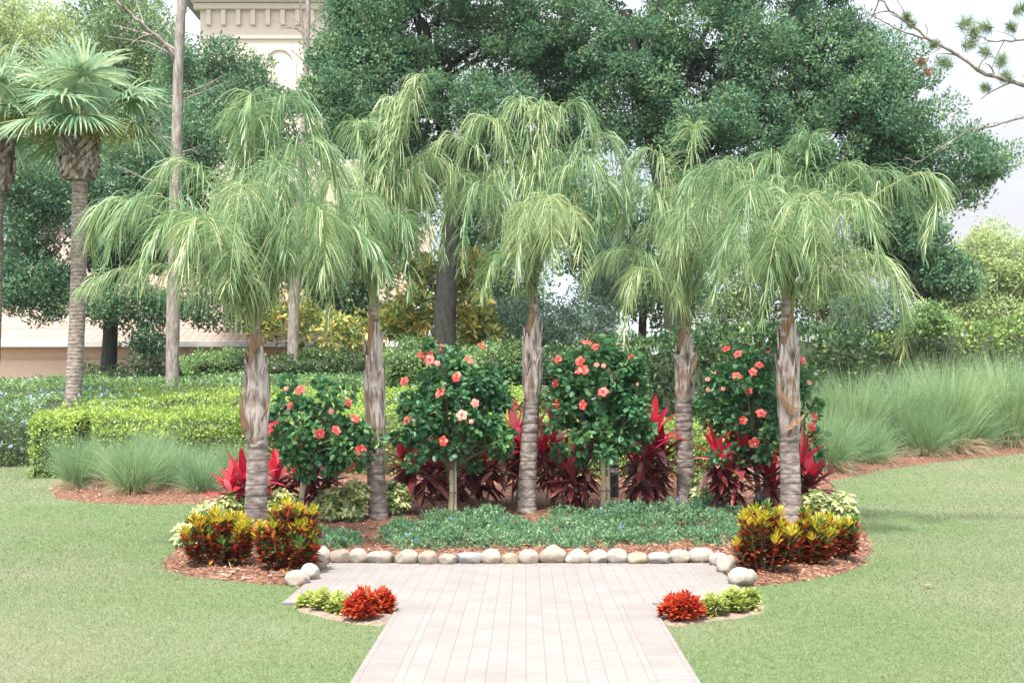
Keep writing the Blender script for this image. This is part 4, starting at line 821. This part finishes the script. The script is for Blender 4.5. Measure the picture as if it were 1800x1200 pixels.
# ------------------------------------------------------------------ hedges: clipped boxes of leaves
def hedge(name, label, cat, path, width, top_z, per_m2, Ln, W, leaf, seed, group=None, rag=.05, blooms=0, tilt=0.0):
    """path: (x, y) points along the hedge's middle; top_z: its top at each point"""
    r = rs(seed); path = np.asarray(path, float); top_z = np.broadcast_to(top_z, (len(path),)).astype(float); width = np.broadcast_to(width, (len(path),)).astype(float)
    seg = np.linalg.norm(np.diff(path, axis=0), axis=1); cum = np.concatenate([[0], np.cumsum(seg)]); T = cum[-1]; c0 = path.mean(0); base = A(c0[0], c0[1], terr(0, c0[1]))
    root = thing(name, base, label, cat, group)
    def at(s, q, hgt):      # along, across (-1..1), height share
        x = np.interp(s, cum, path[:, 0]); y = np.interp(s, cum, path[:, 1]); i = np.clip(np.searchsorted(cum, s) - 1, 0, len(seg) - 1); t = (path[i + 1] - path[i]) / seg[i][:, None]
        w_ = np.interp(s, cum, width) * .5; px_ = x - t[:, 1] * q * w_; py_ = y + t[:, 0] * q * w_; z0 = terr(0, py_); z1 = np.interp(s, cum, top_z) + tilt * q * w_
        return np.stack([px_, py_, z0 + (z1 - z0) * hgt], 1), np.stack([-t[:, 1] * q, t[:, 0] * q, q * 0], 1)
    wm, hm = width.mean(), (top_z - terr(0, path[:, 1])).mean(); areas = [T * wm, T * hm, T * hm, wm * hm * 2]; n = int(sum(areas) * per_m2); face = r.choice(4, n, p=np.array(areas) / sum(areas))
    s = r.random(n) * T; q = r.random(n) * 2 - 1; hg = r.random(n); dep = np.abs(r.normal(size=n)) * .06
    hg = np.where(face == 0, 1 - dep / hm, hg); q = np.where(face == 1, -1 + dep * 2 / wm, np.where(face == 2, 1 - dep * 2 / wm, q)); s = np.where(face == 3, np.where(r.random(n) < .5, dep, T - dep), s)
    p, o = at(s, q, hg); up = np.where(face[:, None] == 0, A(0, 0, 1.0), nrm(o) + A(0, 0, .25))
    lump = vnoise(p, seed, 2.2) * rag + vnoise(p, seed + 1, 6) * rag * .7; p = p + up * lump[:, None]; p[:, 2] -= .22 * np.clip((np.abs(q) - .55) / .45, 0, 1) ** 2 * hg ** 4; p = p + .05 * r.normal(size=p.shape) * (r.random(n) < .25)[:, None]
    d = nrm(up * .5 + .8 * rdir(r, n) + A(0, 0, .3)); mb = MB()
    leaves(mb, p, d, Ln * (.65 + .7 * r.random(n)), W * (.7 + .6 * r.random(n)), r, np.clip(r.random(n) * .8 + .2 * vnoise(p, seed + 2, 3), 0, 1), 0, nrm(up + .7 * rdir(r, n)))
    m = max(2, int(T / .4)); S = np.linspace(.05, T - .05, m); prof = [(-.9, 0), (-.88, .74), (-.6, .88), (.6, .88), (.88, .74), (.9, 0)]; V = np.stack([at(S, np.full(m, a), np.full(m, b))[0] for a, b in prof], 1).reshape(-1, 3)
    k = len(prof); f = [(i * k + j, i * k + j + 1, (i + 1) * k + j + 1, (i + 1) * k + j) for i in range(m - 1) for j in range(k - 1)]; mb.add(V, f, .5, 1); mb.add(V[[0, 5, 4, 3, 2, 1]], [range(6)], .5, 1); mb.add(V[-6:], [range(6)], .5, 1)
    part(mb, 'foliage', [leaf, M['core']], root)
    if blooms:
        k = r.choice(np.where((face == 0) | (face == 1))[0], blooms); c = p[k] + up[k] * .05; mb = MB()
        for j in range(9): leaves(mb, c + .03 * rdir(r, blooms), nrm(rdir(r, blooms) + up[k] * .6), .035, .032, r)
        part(mb, 'blooms', M['paleblue'], root)['kind'] = 'stuff'
    return root
def zt(py, Y): return H - (py - HY) / F * Y
def xt(px, Y): return (px - CX) / F * Y
hedge('clipped_hedge', 'small clipped green hedge block at the left, beyond the lawn', 'hedge', [(xt(84, 19.6), 19.6), (xt(158, 19.6), 19.6)], 1.5, zt(722, 19), 1000, .055, .032, M['lime'], 901, 'clipped hedges on the left', .10)
hedge('clipped_hedge', 'long clipped hedge right of the small block, behind the left grasses', 'hedge', [(xt(176, 19.9), 19.6), (xt(300, 20), 20), (xt(445, 20.4), 20.6)], 1.7, [zt(726, 19), zt(730, 19.2), zt(725, 19.6)], 1000, .055, .032, M['lime'], 902, 'clipped hedges on the left', .10, tilt=.09)
hedge('clipped_hedge', 'sunlit lime hedge seen between the trunks behind the hibiscus', 'hedge', [(xt(452, 20), 20.8), (xt(700, 19.5), 20.0), (xt(950, 19.5), 19.8), (xt(1290, 19.5), 19.8)], 2.4, [zt(700, 20), zt(722, 19.4), zt(735, 19.4), zt(745, 19.4)], 700, .055, .032, M['lime'], 903, tilt=.05)
hedge('flowering_hedge', 'broad pale blue flowering hedge on the left slope under the tall fan palm', 'hedge', [(xt(-140, 21.5), 21.9), (xt(60, 22), 22.6), (xt(175, 22.5), 23.6)], 4.6, [zt(708, 21.5), zt(698, 22.3), zt(690, 23)], 480, .06, .03, M['plumbago'], 904, None, 0.09, 170, tilt=.07)
hedge('flowering_hedge', 'low hedge carpet rising to the trees behind the first palm', 'hedge', [(xt(150, 23.2), 23.4), (xt(430, 23.6), 23.7), (xt(660, 24), 23.7), (xt(930, 24), 23.2)], 5.4, [zt(694, 23.2), zt(690, 23.4), zt(690, 23.4), zt(690, 23)], 420, .06, .032, M['lime'], 905, None, .09, 60, tilt=.075)
hedge('flowering_hedge', 'farthest strip of green hedge along the cream house wall', 'hedge', [(xt(-160, 28), 27.6), (xt(200, 28), 28.0), (xt(560, 28), 28.0), (xt(900, 28), 27.6)], 4.4, [zt(672, 27.4), zt(668, 27.6), zt(660, 27.6), zt(657, 27.2)], 300, .075, .04, M['plumbago'], 906, None, .1, 70, tilt=.06)
hedge('clipped_hedge', 'low dark hedge at the foot of the dark trunk by the house', 'hedge', [(xt(138, 30.5), 30.6), (xt(300, 30.5), 30.8)], 1.0, zt(641, 30), 260, .08, .05, M['darkshrub'], 907)
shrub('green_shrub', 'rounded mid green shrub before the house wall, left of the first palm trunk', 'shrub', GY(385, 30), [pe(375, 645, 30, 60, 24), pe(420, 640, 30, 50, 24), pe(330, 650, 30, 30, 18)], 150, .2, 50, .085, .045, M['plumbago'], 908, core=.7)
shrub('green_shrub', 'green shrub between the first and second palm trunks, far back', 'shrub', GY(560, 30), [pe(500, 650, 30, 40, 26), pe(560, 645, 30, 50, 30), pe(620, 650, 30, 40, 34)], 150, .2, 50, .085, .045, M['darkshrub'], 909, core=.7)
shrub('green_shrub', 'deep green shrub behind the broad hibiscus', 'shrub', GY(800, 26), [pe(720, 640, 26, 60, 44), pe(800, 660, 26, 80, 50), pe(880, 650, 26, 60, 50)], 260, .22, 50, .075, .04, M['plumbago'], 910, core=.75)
hedge('tall_hedge', 'tall dark hedge behind the right palms', 'hedge', [(xt(1085, 23), 23), (xt(1250, 23), 23.2), (xt(1380, 23), 23.5), (xt(1490, 24), 24.2)], 2.0, [zt(610, 22), zt(575, 22), zt(570, 22.4), zt(585, 23)], 300, .13, .06, M['darkshrub'], 911, None, .26)
hedge('tall_hedge', 'yellow tipped hedge across the right background', 'hedge', [(xt(1490, 29), 29.5), (xt(1640, 29), 29.5), (xt(1850, 29), 30)], 2.4, [zt(600, 28.5), zt(572, 28.5), zt(560, 28.8)], 260, .11, .06, M['tipshrub'], 912, None, .25)
shrub('green_shrub', 'fresh bright green shrub in front of the dark small tree on the right', 'shrub', GY(1632, 29), [pe(1636, 552, 28, 24, 20), pe(1616, 572, 28, 26, 18), pe(1652, 574, 28, 22, 16)], 90, .2, 50, .10, .045, M['plumbago'], 913)
shrub('green_shrub', 'grey green shrub left of the bright green one on the right', 'shrub', GY(1560, 30), [pe(1550, 560, 30, 50, 50), pe(1500, 560, 30, 40, 40)], 150, .25, 45, .10, .05, M['silver'], 914)
shrub('bronze_shrub', 'tall bronze and yellow leaved shrub around the dark forked trunk', 'shrub', GY(770, 27), [pe(730, 530, 27.3, 46, 80), pe(830, 520, 27.3, 40, 80), pe(770, 560, 27.6, 90, 60), pe(690, 570, 27.3, 40, 40), pe(840, 580, 27.3, 36, 40), pe(800, 470, 27.6, 50, 40)], 300, .2, 26, .17, .065, M['magnolia'], 915, quad=False, gap=.45)
shrub('bronze_shrub', 'loose bronze leaved shrub against the house, right of the first palm', 'shrub', GY(560, 31), [pe(570, 585, 31, 60, 40), pe(500, 560, 31, 50, 50), pe(630, 590, 31, 30, 40), pe(430, 560, 31, 40, 34)], 150, .22, 22, .18, .07, M['magnolia'], 916, quad=False, gap=.4)
shrub('silver_shrub', 'silvery green shrub behind the middle palm trunk', 'shrub', GY(990, 28), [pe(960, 570, 28, 60, 46), pe(1040, 540, 28, 50, 60), pe(900, 570, 28, 36, 44), pe(1010, 590, 28, 70, 40), pe(1070, 480, 28.5, 40, 60)], 300, .26, 60, .10, .035, M['silver'], 917)
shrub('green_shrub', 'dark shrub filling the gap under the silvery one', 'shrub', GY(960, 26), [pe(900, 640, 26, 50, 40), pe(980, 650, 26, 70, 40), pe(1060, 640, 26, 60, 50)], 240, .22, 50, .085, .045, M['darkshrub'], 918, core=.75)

# ------------------------------------------------------------------ trees behind
make_tree('oak_tree', 'large oak with a dark forked trunk, its crown filling the top centre', 'tree', GY(782, 26), [GY(782, 26), P(784, 560, 26), P(786, 470, 26), P(800, 330, 26), P(770, 180, 26), P(740, 40, 26)], .27,
    [pe(645, 160, 26, 100, 120), pe(570, 215, 26, 62, 70), pe(590, 110, 26.3, 40, 50), pe(575, 200, 26, 65, 75), pe(720, 50, 26, 130, 100), pe(830, 190, 25.5, 130, 75), pe(900, 60, 26, 110, 90), pe(680, 240, 26, 90, 55), pe(860, 270, 26.5, 120, 50), pe(800, -90, 26.5, 240, 110), pe(1000, 220, 26.5, 80, 80), pe(655, 20, 26.5, 70, 80), pe(740, 330, 27, 120, 40), pe(1010, 90, 26.5, 80, 110), pe(690, 400, 26, 50, 40)],
    760, .42, 260, .095, .045, M['oak'], M['bark_oak'], 1001, 'oaks behind the garden', gscale=2.2, gap=.33, nlimb=18, limb_r=.09, inner=.3)
make_tree('oak_tree', 'wide oak whose crown fills the top right and thins out towards the sky', 'tree', GY(1190, 25), [GY(1190, 25), P(1185, 520, 25), P(1180, 400, 25), P(1150, 250, 25), P(1120, 130, 25), P(1100, 20, 25)], .26,
    [pe(1130, 130, 25, 100, 110), pe(1250, 70, 25, 120, 100), pe(1370, 150, 24.5, 130, 110), pe(1440, 50, 25, 80, 90), pe(1270, 240, 24.5, 140, 80), pe(1420, 270, 24.5, 110, 75), pe(1510, 200, 24.5, 95, 90), pe(1575, 130, 25, 60, 55), pe(1620, 240, 24.5, 90, 60), pe(1700, 285, 24.5, 80, 48), pe(1610, 330, 24.5, 75, 45), pe(1505, 335, 25, 80, 45), pe(1690, 340, 24.5, 40, 28), pe(1320, 330, 25, 130, 40), pe(1300, -80, 25.5, 220, 90), pe(1150, 250, 25, 70, 60), pe(1050, 60, 25.5, 70, 90), pe(1480, 130, 25, 110, 100), pe(1560, 260, 25, 90, 80)],
    1050, .38, 240, .092, .042, M['oak'], M['bark_oak'], 1002, 'oaks behind the garden', gscale=2.4, gap=.27, nlimb=18, limb_r=.065, inner=.3, fork=.5)
make_tree('oak_tree', 'oak with a straight dark trunk in front of the house on the left', 'tree', GY(191, 31), [GY(191, 31), P(192, 600, 31), P(195, 480, 31), P(215, 330, 31), P(250, 200, 31)], .22,
    [pe(60, 330, 31, 100, 70), pe(45, 430, 31, 80, 80), pe(40, 540, 31, 60, 50), pe(225, 330, 31, 110, 80), pe(230, 430, 31.5, 90, 50), pe(350, 250, 31, 80, 90), pe(420, 180, 31.5, 70, 60), pe(460, 260, 31.5, 60, 70), pe(350, 360, 31, 80, 70), pe(385, 110, 32, 45, 45), pe(60, 590, 30.5, 45, 22), pe(260, 590, 30.5, 36, 40), pe(330, 130, 32, 50, 60), pe(150, 480, 31, 70, 40), pe(330, 480, 31.5, 60, 50), pe(420, 440, 31.5, 60, 60), pe(250, 620, 30.6, 26, 30), pe(60, 500, 30.5, 70, 60), pe(160, 545, 30.5, 60, 34), pe(270, 520, 30.5, 60, 40), pe(370, 540, 31, 70, 40), pe(440, 500, 31, 50, 50), pe(475, 215, 32, 60, 60), pe(445, 150, 32, 45, 40)],
    760, .46, 170, .11, .052, M['oak'], M['bark_oak'], 1003, 'oaks behind the garden', gap=.3, nlimb=22, limb_r=.08, inner=.3)
make_tree('oak_tree', 'small dark tree standing low behind the tip of the right palm fronds', 'tree', GY(1640, 33), [GY(1640, 33), P(1640, 560, 33), P(1625, 450, 33)], .16,
    [pe(1590, 430, 33, 55, 60), pe(1640, 480, 33, 65, 45), pe(1670, 510, 33, 45, 32), pe(1560, 400, 33, 60, 40), pe(1620, 410, 33, 36, 40)], 190, .42, 120, .14, .07, M['oak'], M['bark_oak'], 1004, None, gap=.2, nlimb=8, limb_r=.06)
make_tree('pale_tree', 'pale yellow green tree against the sky at the right edge', 'tree', GY(1745, 52), [GY(1745, 52), P(1745, 560, 52), P(1740, 470, 52)], .25,
    [pe(1745, 440, 52, 55, 40), pe(1720, 490, 52, 70, 45), pe(1790, 500, 52, 60, 50), pe(1830, 520, 52, 70, 60), pe(1690, 540, 52, 60, 40), pe(1770, 560, 52, 90, 40)], 300, .75, 190, .15, .08, M['pale_tree'], M['bark_grey'], 1005, 'pale trees far behind', nlimb=6)
for i, (px, Y, e, lab) in enumerate([
    (70, 46, [pe(60, 60, 46, 90, 70), pe(20, 130, 46, 70, 80), pe(130, 100, 46, 80, 70), pe(-30, 40, 46, 70, 100), pe(60, 220, 47, 120, 90)], 'pale olive tree behind the fan palms, at the top left corner'),
    (250, 42, [pe(240, 60, 42, 90, 80), pe(190, 130, 42, 80, 70), pe(290, 140, 42, 60, 80), pe(190, 20, 42, 50, 40), pe(230, 240, 42, 100, 80)], 'olive green tree behind the tall pine trunk, top left')]):
    make_tree('pale_tree', lab, 'tree', GY(px, Y), [GY(px, Y), P(px, 400, Y), P(px + 15, 120, Y)], .22, e, 230, .75, 170, .14, .07, M['oak_olive' if i else 'pale_tree'], M['bark_grey'], 1010 + i, 'pale trees far behind', gap=.3, nlimb=12, limb_r=.07)
for i, (px, Y, e, lab, mm) in enumerate([
    (1130, 36, [pe(1090, 480, 36, 60, 80), pe(1160, 520, 36, 60, 60), pe(1020, 430, 36, 60, 60), pe(1200, 480, 36, 50, 60), pe(1010, 350, 36, 60, 70), pe(1110, 380, 36, 80, 70), pe(1220, 390, 36, 60, 80)], 'dim green tree seen through the fronds right of the middle palm', 'oak'),
    (880, 40, [pe(900, 480, 40, 70, 80), pe(840, 420, 40, 60, 60), pe(940, 400, 40, 50, 50), pe(880, 580, 40, 90, 60), pe(840, 340, 40, 70, 60), pe(960, 330, 40, 60, 60)], 'hazy green tree seen through the fronds left of the middle palm', 'oak'),
    (590, 36, [pe(560, 440, 36, 70, 80), pe(640, 440, 36, 60, 80), pe(500, 380, 36, 50, 60), pe(610, 530, 36, 70, 40)], 'green tree seen between the first two palm crowns', 'oak'),
    (1340, 44, [pe(1300, 500, 44, 80, 70), pe(1400, 540, 44, 70, 40), pe(1500, 540, 44, 70, 50), pe(1240, 560, 44, 80, 60), pe(1380, 440, 44, 90, 60), pe(1480, 460, 44, 70, 50)], 'distant tree behind the tall dark hedge', 'oak_olive')]):
    make_tree('leafy_tree', lab, 'tree', GY(px, Y), [GY(px, Y), P(px, 560, Y), P(px + 8, 470, Y)], .16, e, 240, .6, 110, .17, .085, M[mm], M['bark_oak'], 1020 + i, 'half hidden trees behind the palms', gap=.25, nlimb=8, limb_r=.06)

# pines: tall bare trunks with thin branches
def pine(label, base, trunk, r0, r1, branches, tufts, seed, ring=9):
    r = rs(seed); base = A(*base); root = thing('pine_tree', base, label, 'pine tree', 'pine trees'); tp = np.array(trunk); tt = np.linspace(0, 1, 30); t = np.linspace(0, 1, len(tp))
    pts = np.stack([np.interp(tt, t, tp[:, i]) for i in range(3)], 1); mb = MB(); tube(mb, pts, np.interp(tt, [0, .06, 1], [r0 * 1.25, r0, r1]) * (1 + .03 * r.normal(size=30)), 16, jit=.03, r=r); part(mb, 'trunk', M['bark_pine'], root)
    for path, ra in branches:
        p = np.array(path); k = max(8, 4 * len(p)); t = np.linspace(0, 1, len(p)); q = np.linspace(0, 1, k); b = np.stack([np.interp(q, t, p[:, i]) for i in range(3)], 1); b[1:-1] += r.normal(size=(k - 2, 3)) * ra * .25
        mb = MB(); tube(mb, b, np.linspace(ra, ra * .25, k), 8, jit=.05, r=r)
        for i in range(2, k, 2):
            e = b[i] + (b[min(i + 1, k - 1)] - b[i - 1]) * (.5 + r.random()) + r.normal(size=3) * ra * 5; tube(mb, bez(b[i], (b[i] + e) / 2 + r.normal(size=3) * ra * 2, e, 5), np.linspace(ra * .3, ra * .1, 5), 5)
        part(mb, 'branch', M['bark_pine'], root)
    for c, rad, brown in tufts:
        c = A(*c); n = 320; ax = nrm(r.normal(size=3) * A(1, 1, .3) + A(0, 0, .5)); s = r.random(n)[:, None] * rad * .8 - rad * .4; p = c + ax * s; d = nrm(rdir(r, n) + ax * .7 - (A(0, 0, 1.0) if brown else A(0, 0, 0)))
        mb = MB(); rad = rad * .8; blades(mb, p, d, rad * (.8 + .4 * r.random(n)), .0045 * max(1, c[1] / 14), .25, r, 3, 'blade', mat=0); tube(mb, [c - ax * rad * .6, c + ax * rad * .5], .01, 5, mat=1)
        part(mb, 'needle_tuft', [M['needle_brown' if brown else 'needle'], M['bark_pine']], root)
Yp = 27.0
pine('tall pine with a pale pinkish trunk running out of the top of the photo', GY(303, Yp), [GY(302, Yp), P(305, 500, Yp), P(311, 250, Yp), P(314, 100, Yp), P(322, -60, Yp), P(330, -260, Yp)], .155, .088,
    [([P(312, 108, Yp), P(282, 72, Yp - .3), P(240, 35, Yp - .6), P(205, 0, Yp - .8), P(180, -40, Yp)], .065), ([P(318, 40, Yp), P(335, -10, Yp + .3), P(350, -60, Yp + .4)], .05),
     ([P(311, 90, Yp), P(270, 62, Yp + .4), P(200, 45, Yp + .6)], .035), ([P(311, 100, Yp), P(260, 75, Yp + .2), P(190, 65, Yp + .3)], .025), ([P(310, 165, Yp), P(345, 158, Yp), P(400, 130, Yp)], .025), ([P(309, 180, Yp), P(350, 165, Yp), P(410, 140, Yp)], .022), ([P(308, 245, Yp), P(285, 240, Yp), P(275, 232, Yp)], .02), ([P(307, 270, Yp), P(335, 264, Yp), P(352, 255, Yp)], .02), ([P(306, 322, Yp), P(255, 315, Yp), P(205, 290, Yp)], .024)], [], 1101)
pine('slim grey pine behind the first palm, its bare top against the tower', GY(515, 30), [GY(515, 30), P(516, 560, 30), P(524, 400, 30), P(536, 200, 30), P(540, 60, 30), P(545, -80, 30)], .165, .045,
    [([P(537, 110, 30), P(532, 60, 30), P(528, 0, 30), P(520, -40, 30)], .035), ([P(536, 60, 30), P(520, 50, 30), P(492, 48, 30)], .03), ([P(536, 110, 30), P(520, 95, 30), P(510, 85, 30)], .025), ([P(538, 60, 30), P(555, 30, 30), P(565, 10, 30)], .02)], [], 1102)
Yb = 12.5
pine('pine standing outside the right edge, its drooping branch crossing the sky', GY(1990, Yb), [GY(1990, Yb), P(1985, 400, Yb), P(1980, 100, Yb), P(1975, -200, Yb)], .17, .12,
    [([P(1982, 185, Yb), P(1880, 168, Yb), P(1800, 150, Yb), P(1730, 128, Yb), P(1660, 85, Yb), P(1600, 45, Yb), P(1560, 15, Yb), P(1545, -20, Yb)], .034),
     ([P(1640, 72, Yb), P(1585, 55, Yb + .2), P(1530, 25, Yb + .3), P(1495, 0, Yb + .4)], .015),
     ([P(1982, 200, Yb), P(1880, 190, Yb + .3), P(1800, 205, Yb + .4), P(1745, 222, Yb + .4), P(1705, 228, Yb + .5), P(1650, 262, Yb + .5), P(1615, 286, Yb + .5), P(1590, 276, Yb + .6)], .016),
     ([P(1982, 60, Yb), P(1800, 70, Yb - .2), P(1740, 74, Yb - .2), P(1722, 62, Yb - .2)], .02)],
    [(P(1592, 32, Yb), .11, 0), (P(1604, 42, Yb), .10, 0), (P(1694, 42, Yb), .16, 0), (P(1712, 60, Yb), .15, 0), (P(1735, 48, Yb), .15, 0), (P(1700, 78, Yb), .13, 0), (P(1780, 50, Yb), .12, 0), (P(1790, 18, Yb), .15, 0), (P(1735, 92, Yb), .12, 0), (P(1760, 110, Yb), .14, 0), (P(1665, 112, Yb), .15, 0), (P(1640, 80, Yb), .10, 0),
     (P(1770, 135, Yb), .14, 0), (P(1735, 155, Yb), .10, 0), (P(1622, 104, Yb), .12, 1), (P(1632, 122, Yb), .10, 1),], 1103)

# ------------------------------------------------------------------ buildings
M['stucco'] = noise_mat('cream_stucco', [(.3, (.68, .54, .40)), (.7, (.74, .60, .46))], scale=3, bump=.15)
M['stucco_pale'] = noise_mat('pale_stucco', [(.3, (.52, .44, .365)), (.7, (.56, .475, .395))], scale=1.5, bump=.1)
M['trim'] = plain('white_trim', (.55, .48, .41)); M['dark_roof'] = plain('dark_roof_tiles', (.10, .12, .13))
def tile_mat():
    m, n, l = mat_base('clay_roof_tiles'); tc = n.new('ShaderNodeTexCoord'); b = n.new('ShaderNodeTexBrick'); b.inputs['Scale'].default_value = 1; b.inputs['Brick Width'].default_value = .26; b.inputs['Row Height'].default_value = .33; b.inputs['Mortar Size'].default_value = .018; b.offset = 0
    b.inputs['Color1'].default_value = (.38, .285, .235, 1); b.inputs['Color2'].default_value = (.33, .235, .195, 1); b.inputs['Mortar'].default_value = (.25, .165, .135, 1); l.new(tc.outputs['UV'], b.inputs[0])
    ge = n.new('ShaderNodeTexCoord'); l.new(ge.outputs['Object'], b.inputs[0]); pr = n.new('ShaderNodeBsdfPrincipled'); pr.inputs['Roughness'].default_value = .8; l.new(b.outputs[0], pr.inputs['Base Color']); o = n.new('ShaderNodeOutputMaterial'); l.new(pr.outputs[0], o.inputs[0]); return m
M['tiles'] = tile_mat()
Yh = 35.0; x0, x1 = xt(-260, Yh), xt(690, Yh); zg, zw = 1.2, zt(612, Yh)
hs = thing('house', ((x0 + x1) / 2, Yh, 1.4), 'low cream house with a clay tile roof on the left behind the trees', 'house'); 
mb = MB(); box(mb, (x0, Yh, zg), (x1, Yh + 12, zw)); part(mb, 'wall', M['stucco'], hs)
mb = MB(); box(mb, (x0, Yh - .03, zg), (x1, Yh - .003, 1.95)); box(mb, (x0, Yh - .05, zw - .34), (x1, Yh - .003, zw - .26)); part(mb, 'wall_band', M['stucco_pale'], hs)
mb = MB(); ez = zw + .02; box(mb, (x0 - .3, Yh - .62, ez), (x1 + .3, Yh - .5, ez + .16)); part(mb, 'gutter', plain('white_paint', (.66, .65, .63)), hs)
mb = MB(); box(mb, (x0 - .3, Yh - .49, ez - .02), (x1 + .3, Yh - .003, ez + .02)); part(mb, 'soffit', M['trim'], hs)
nx = int((x1 - x0) / .065); xs = np.linspace(x0 - .3, x1 + .3, nx); ny = 46; sl = .40; V = []; 
for j in range(ny):
    y = Yh - .56 + j * .33 * .93; st = .03; zc = ez + .12 + (y - Yh + .56) * sl
    for e in (0, 1):
        yy = y + e * .33 * .93 - .002 * (1 - e); zz = zc + e * .33 * .93 * sl - e * st; V.append(np.stack([xs, np.full(nx, yy), zz + .05 * np.abs(np.sin((xs - x0) / .26 * pi))], 1))
V = np.array(V); f = [((j) * nx + i, j * nx + i + 1, (j + 1) * nx + i + 1, (j + 1) * nx + i) for j in range(2 * ny - 1) for i in range(nx - 1)]; mb = MB(); mb.add(V.reshape(-1, 3), f); part(mb, 'roof', M['tiles'], hs)

Yt = 85.0; X0, X1 = xt(352, Yt), xt(640, Yt); ztop = zt(8, Yt); tw = thing('hotel_tower', ((X0 + X1) / 2, Yt, 1.4), 'tall cream building with a bracketed cornice rising behind the trees on the left', 'building')
ang = radians(10)
mb = MB(); box(mb, (X0, Yt, 0), (X1, Yt + 14, ztop)); part(mb, 'wall', M['stucco_pale'], tw)
mb = MB(); 
for q, o_, h_ in ((-.0, .55, .35), (-.45, .40, .40), (-2.6, .15, .28), (-7.6, .14, .3), (-8.3, .08, .2)): box(mb, (X0 - o_, Yt - o_, ztop + q), (X1 + o_, Yt - .004, ztop + q + h_))
part(mb, 'cornice', M['trim'], tw)
for px in range(368, 640, 26):
    mb = MB(); X = xt(px, Yt); box(mb, (X - .16, Yt - .28, ztop - 1.6), (X + .16, Yt - .004, ztop - .46)); part(mb, 'bracket', M['stucco_pale'], tw)
for px in (492,):
    mb = MB(); c = P(px, 112, Yt); a = np.linspace(0, pi, 17); ri, ro = 1.0, 1.25; V = []
    for yy in (Yt - .14, Yt - .003):
        for q in (ri, ro): V += [[c[0] + q * cos(k), yy, c[2] + q * sin(k)] for k in a] 
    f = [(i, i + 1, 17 + i + 1, 17 + i) for i in range(16)] + [(17 + i, 17 + i + 1, 51 + i + 1, 51 + i) for i in range(16)] + [(i + 1, i, 34 + i, 34 + i + 1) for i in range(16)]; mb.add(V, f, .5, 0, False)
    for sx in (-1, 1): box(mb, (c[0] + sx * 1.125 - .125, Yt - .14, c[2] - 3), (c[0] + sx * 1.125 + .125, Yt - .004, c[2] - .003))
    o = part(mb, 'window_frame', M['trim'], tw); mb = MB(); mb.add([[c[0] + cos(k), Yt - .02, c[2] + sin(k)] for k in a] + [[c[0] - 1, Yt - .02, c[2] - 3], [c[0] + 1, Yt - .02, c[2] - 3]], [list(range(17)) + [17, 18]], .5, 0, False); s = mb.build('pane', M['stucco_pale'], o, A(*tw.location)); s.location = (0, 0, 0)
mb = MB(); box(mb, (X0 - 1.4, Yt - 1.4, ztop + .36), (X1 + 1.4, Yt + 15, ztop + .5)); V = [(X0 - 1.4, Yt - 1.4, ztop + .503), (X1 + 1.4, Yt - 1.4, ztop + .503), (X1 + 1.4, Yt + 15, ztop + .503), (X0 - 1.4, Yt + 15, ztop + .503), ((X0 + X1) / 2, Yt + 6.8, ztop + 4.5)]; mb.add(V, [(0, 1, 4), (1, 2, 4), (2, 3, 4), (3, 0, 4)], .5, 0, False); part(mb, 'roof', M['dark_roof'], tw)

# ------------------------------------------------------------------ small garden lights
M['black'] = plain('black_metal', (.022, .022, .024), .45)
b = GY(1080, 16.4); s = 16.4 / F; t = thing('bollard_light', b, 'black bollard light in the mulch under the dense hibiscus', 'garden light'); zz = P(0, 815, 16.4)[2]
mb = MB(); tube(mb, [b - A(0, 0, .05), A(b[0], b[1], zz - .12)], .062, 20); part(mb, 'post', M['black'], t)
mb = MB(); tube(mb, [A(b[0], b[1], zz - .12), A(b[0], b[1], zz - .045)], .05, 16); part(mb, 'lens', plain('frosted_lens', (.5, .5, .47)), t)
mb = MB(); tube(mb, [A(b[0], b[1], zz - .045), A(b[0], b[1], zz - .03), A(b[0], b[1], zz), A(b[0], b[1], zz + .008)], [.068, .072, .07, .03], 20); part(mb, 'cap', M['black'], t)
b = GY(1331, 14.0); t = thing('spot_light', b, 'black spike spotlight at the foot of the last hibiscus', 'garden light')
mb = MB(); tube(mb, [b - A(0, 0, .05), b + A(0, 0, .24)], .014, 8); part(mb, 'spike', M['black'], t)
mb = MB(); tube(mb, [b + A(-.03, .02, .22), b + A(.0, -.01, .30), b + A(.04, -.05, .40), b + A(.042, -.052, .401)], [.03, .055, .065, .05], 14); part(mb, 'lamp_head', M['black'], t)

# fallen leaves on the lawn
for i, (px, py, lab) in enumerate([(1627, 1035, 'single brown fallen leaf on the right lawn'), (315, 1008, 'brown leaf curled at the left mulch edge'), (350, 883, 'dry leaf lying by the left grass bed')]):
    c = G(px, py); r = rs(1300 + i); mb = MB(); blades(mb, c[None] + A(0, 0, .035), A([.8, .4, .15]).reshape(1, 3), .09, .04, .4, r, 5, 'lance', A([0, 0, 1]).reshape(1, 3), None, 0, .2); o = mb.build('fallen_leaf', M['needle_brown'], None, c); tag(o, lab, 'leaf', 'fallen leaves')


# ------------------------------------------------------------------ thin haze volume added to lift dark tones and soften contrast
m, n, l = mat_base('haze_air'); pv = n.new('ShaderNodeVolumePrincipled'); pv.inputs['Density'].default_value = .0003; pv.inputs['Color'].default_value = (.95, .97, 1, 1); pv.inputs['Anisotropy'].default_value = .2
o = n.new('ShaderNodeOutputMaterial'); l.new(pv.outputs[0], o.inputs['Volume'])
mb = MB(); box(mb, (-640, -70, -1.2), (640, 910, 45)); hz = mb.build('haze', m); tag(hz, 'thin haze added over the whole garden to lift its dark tones', 'haze', None, 'stuff')
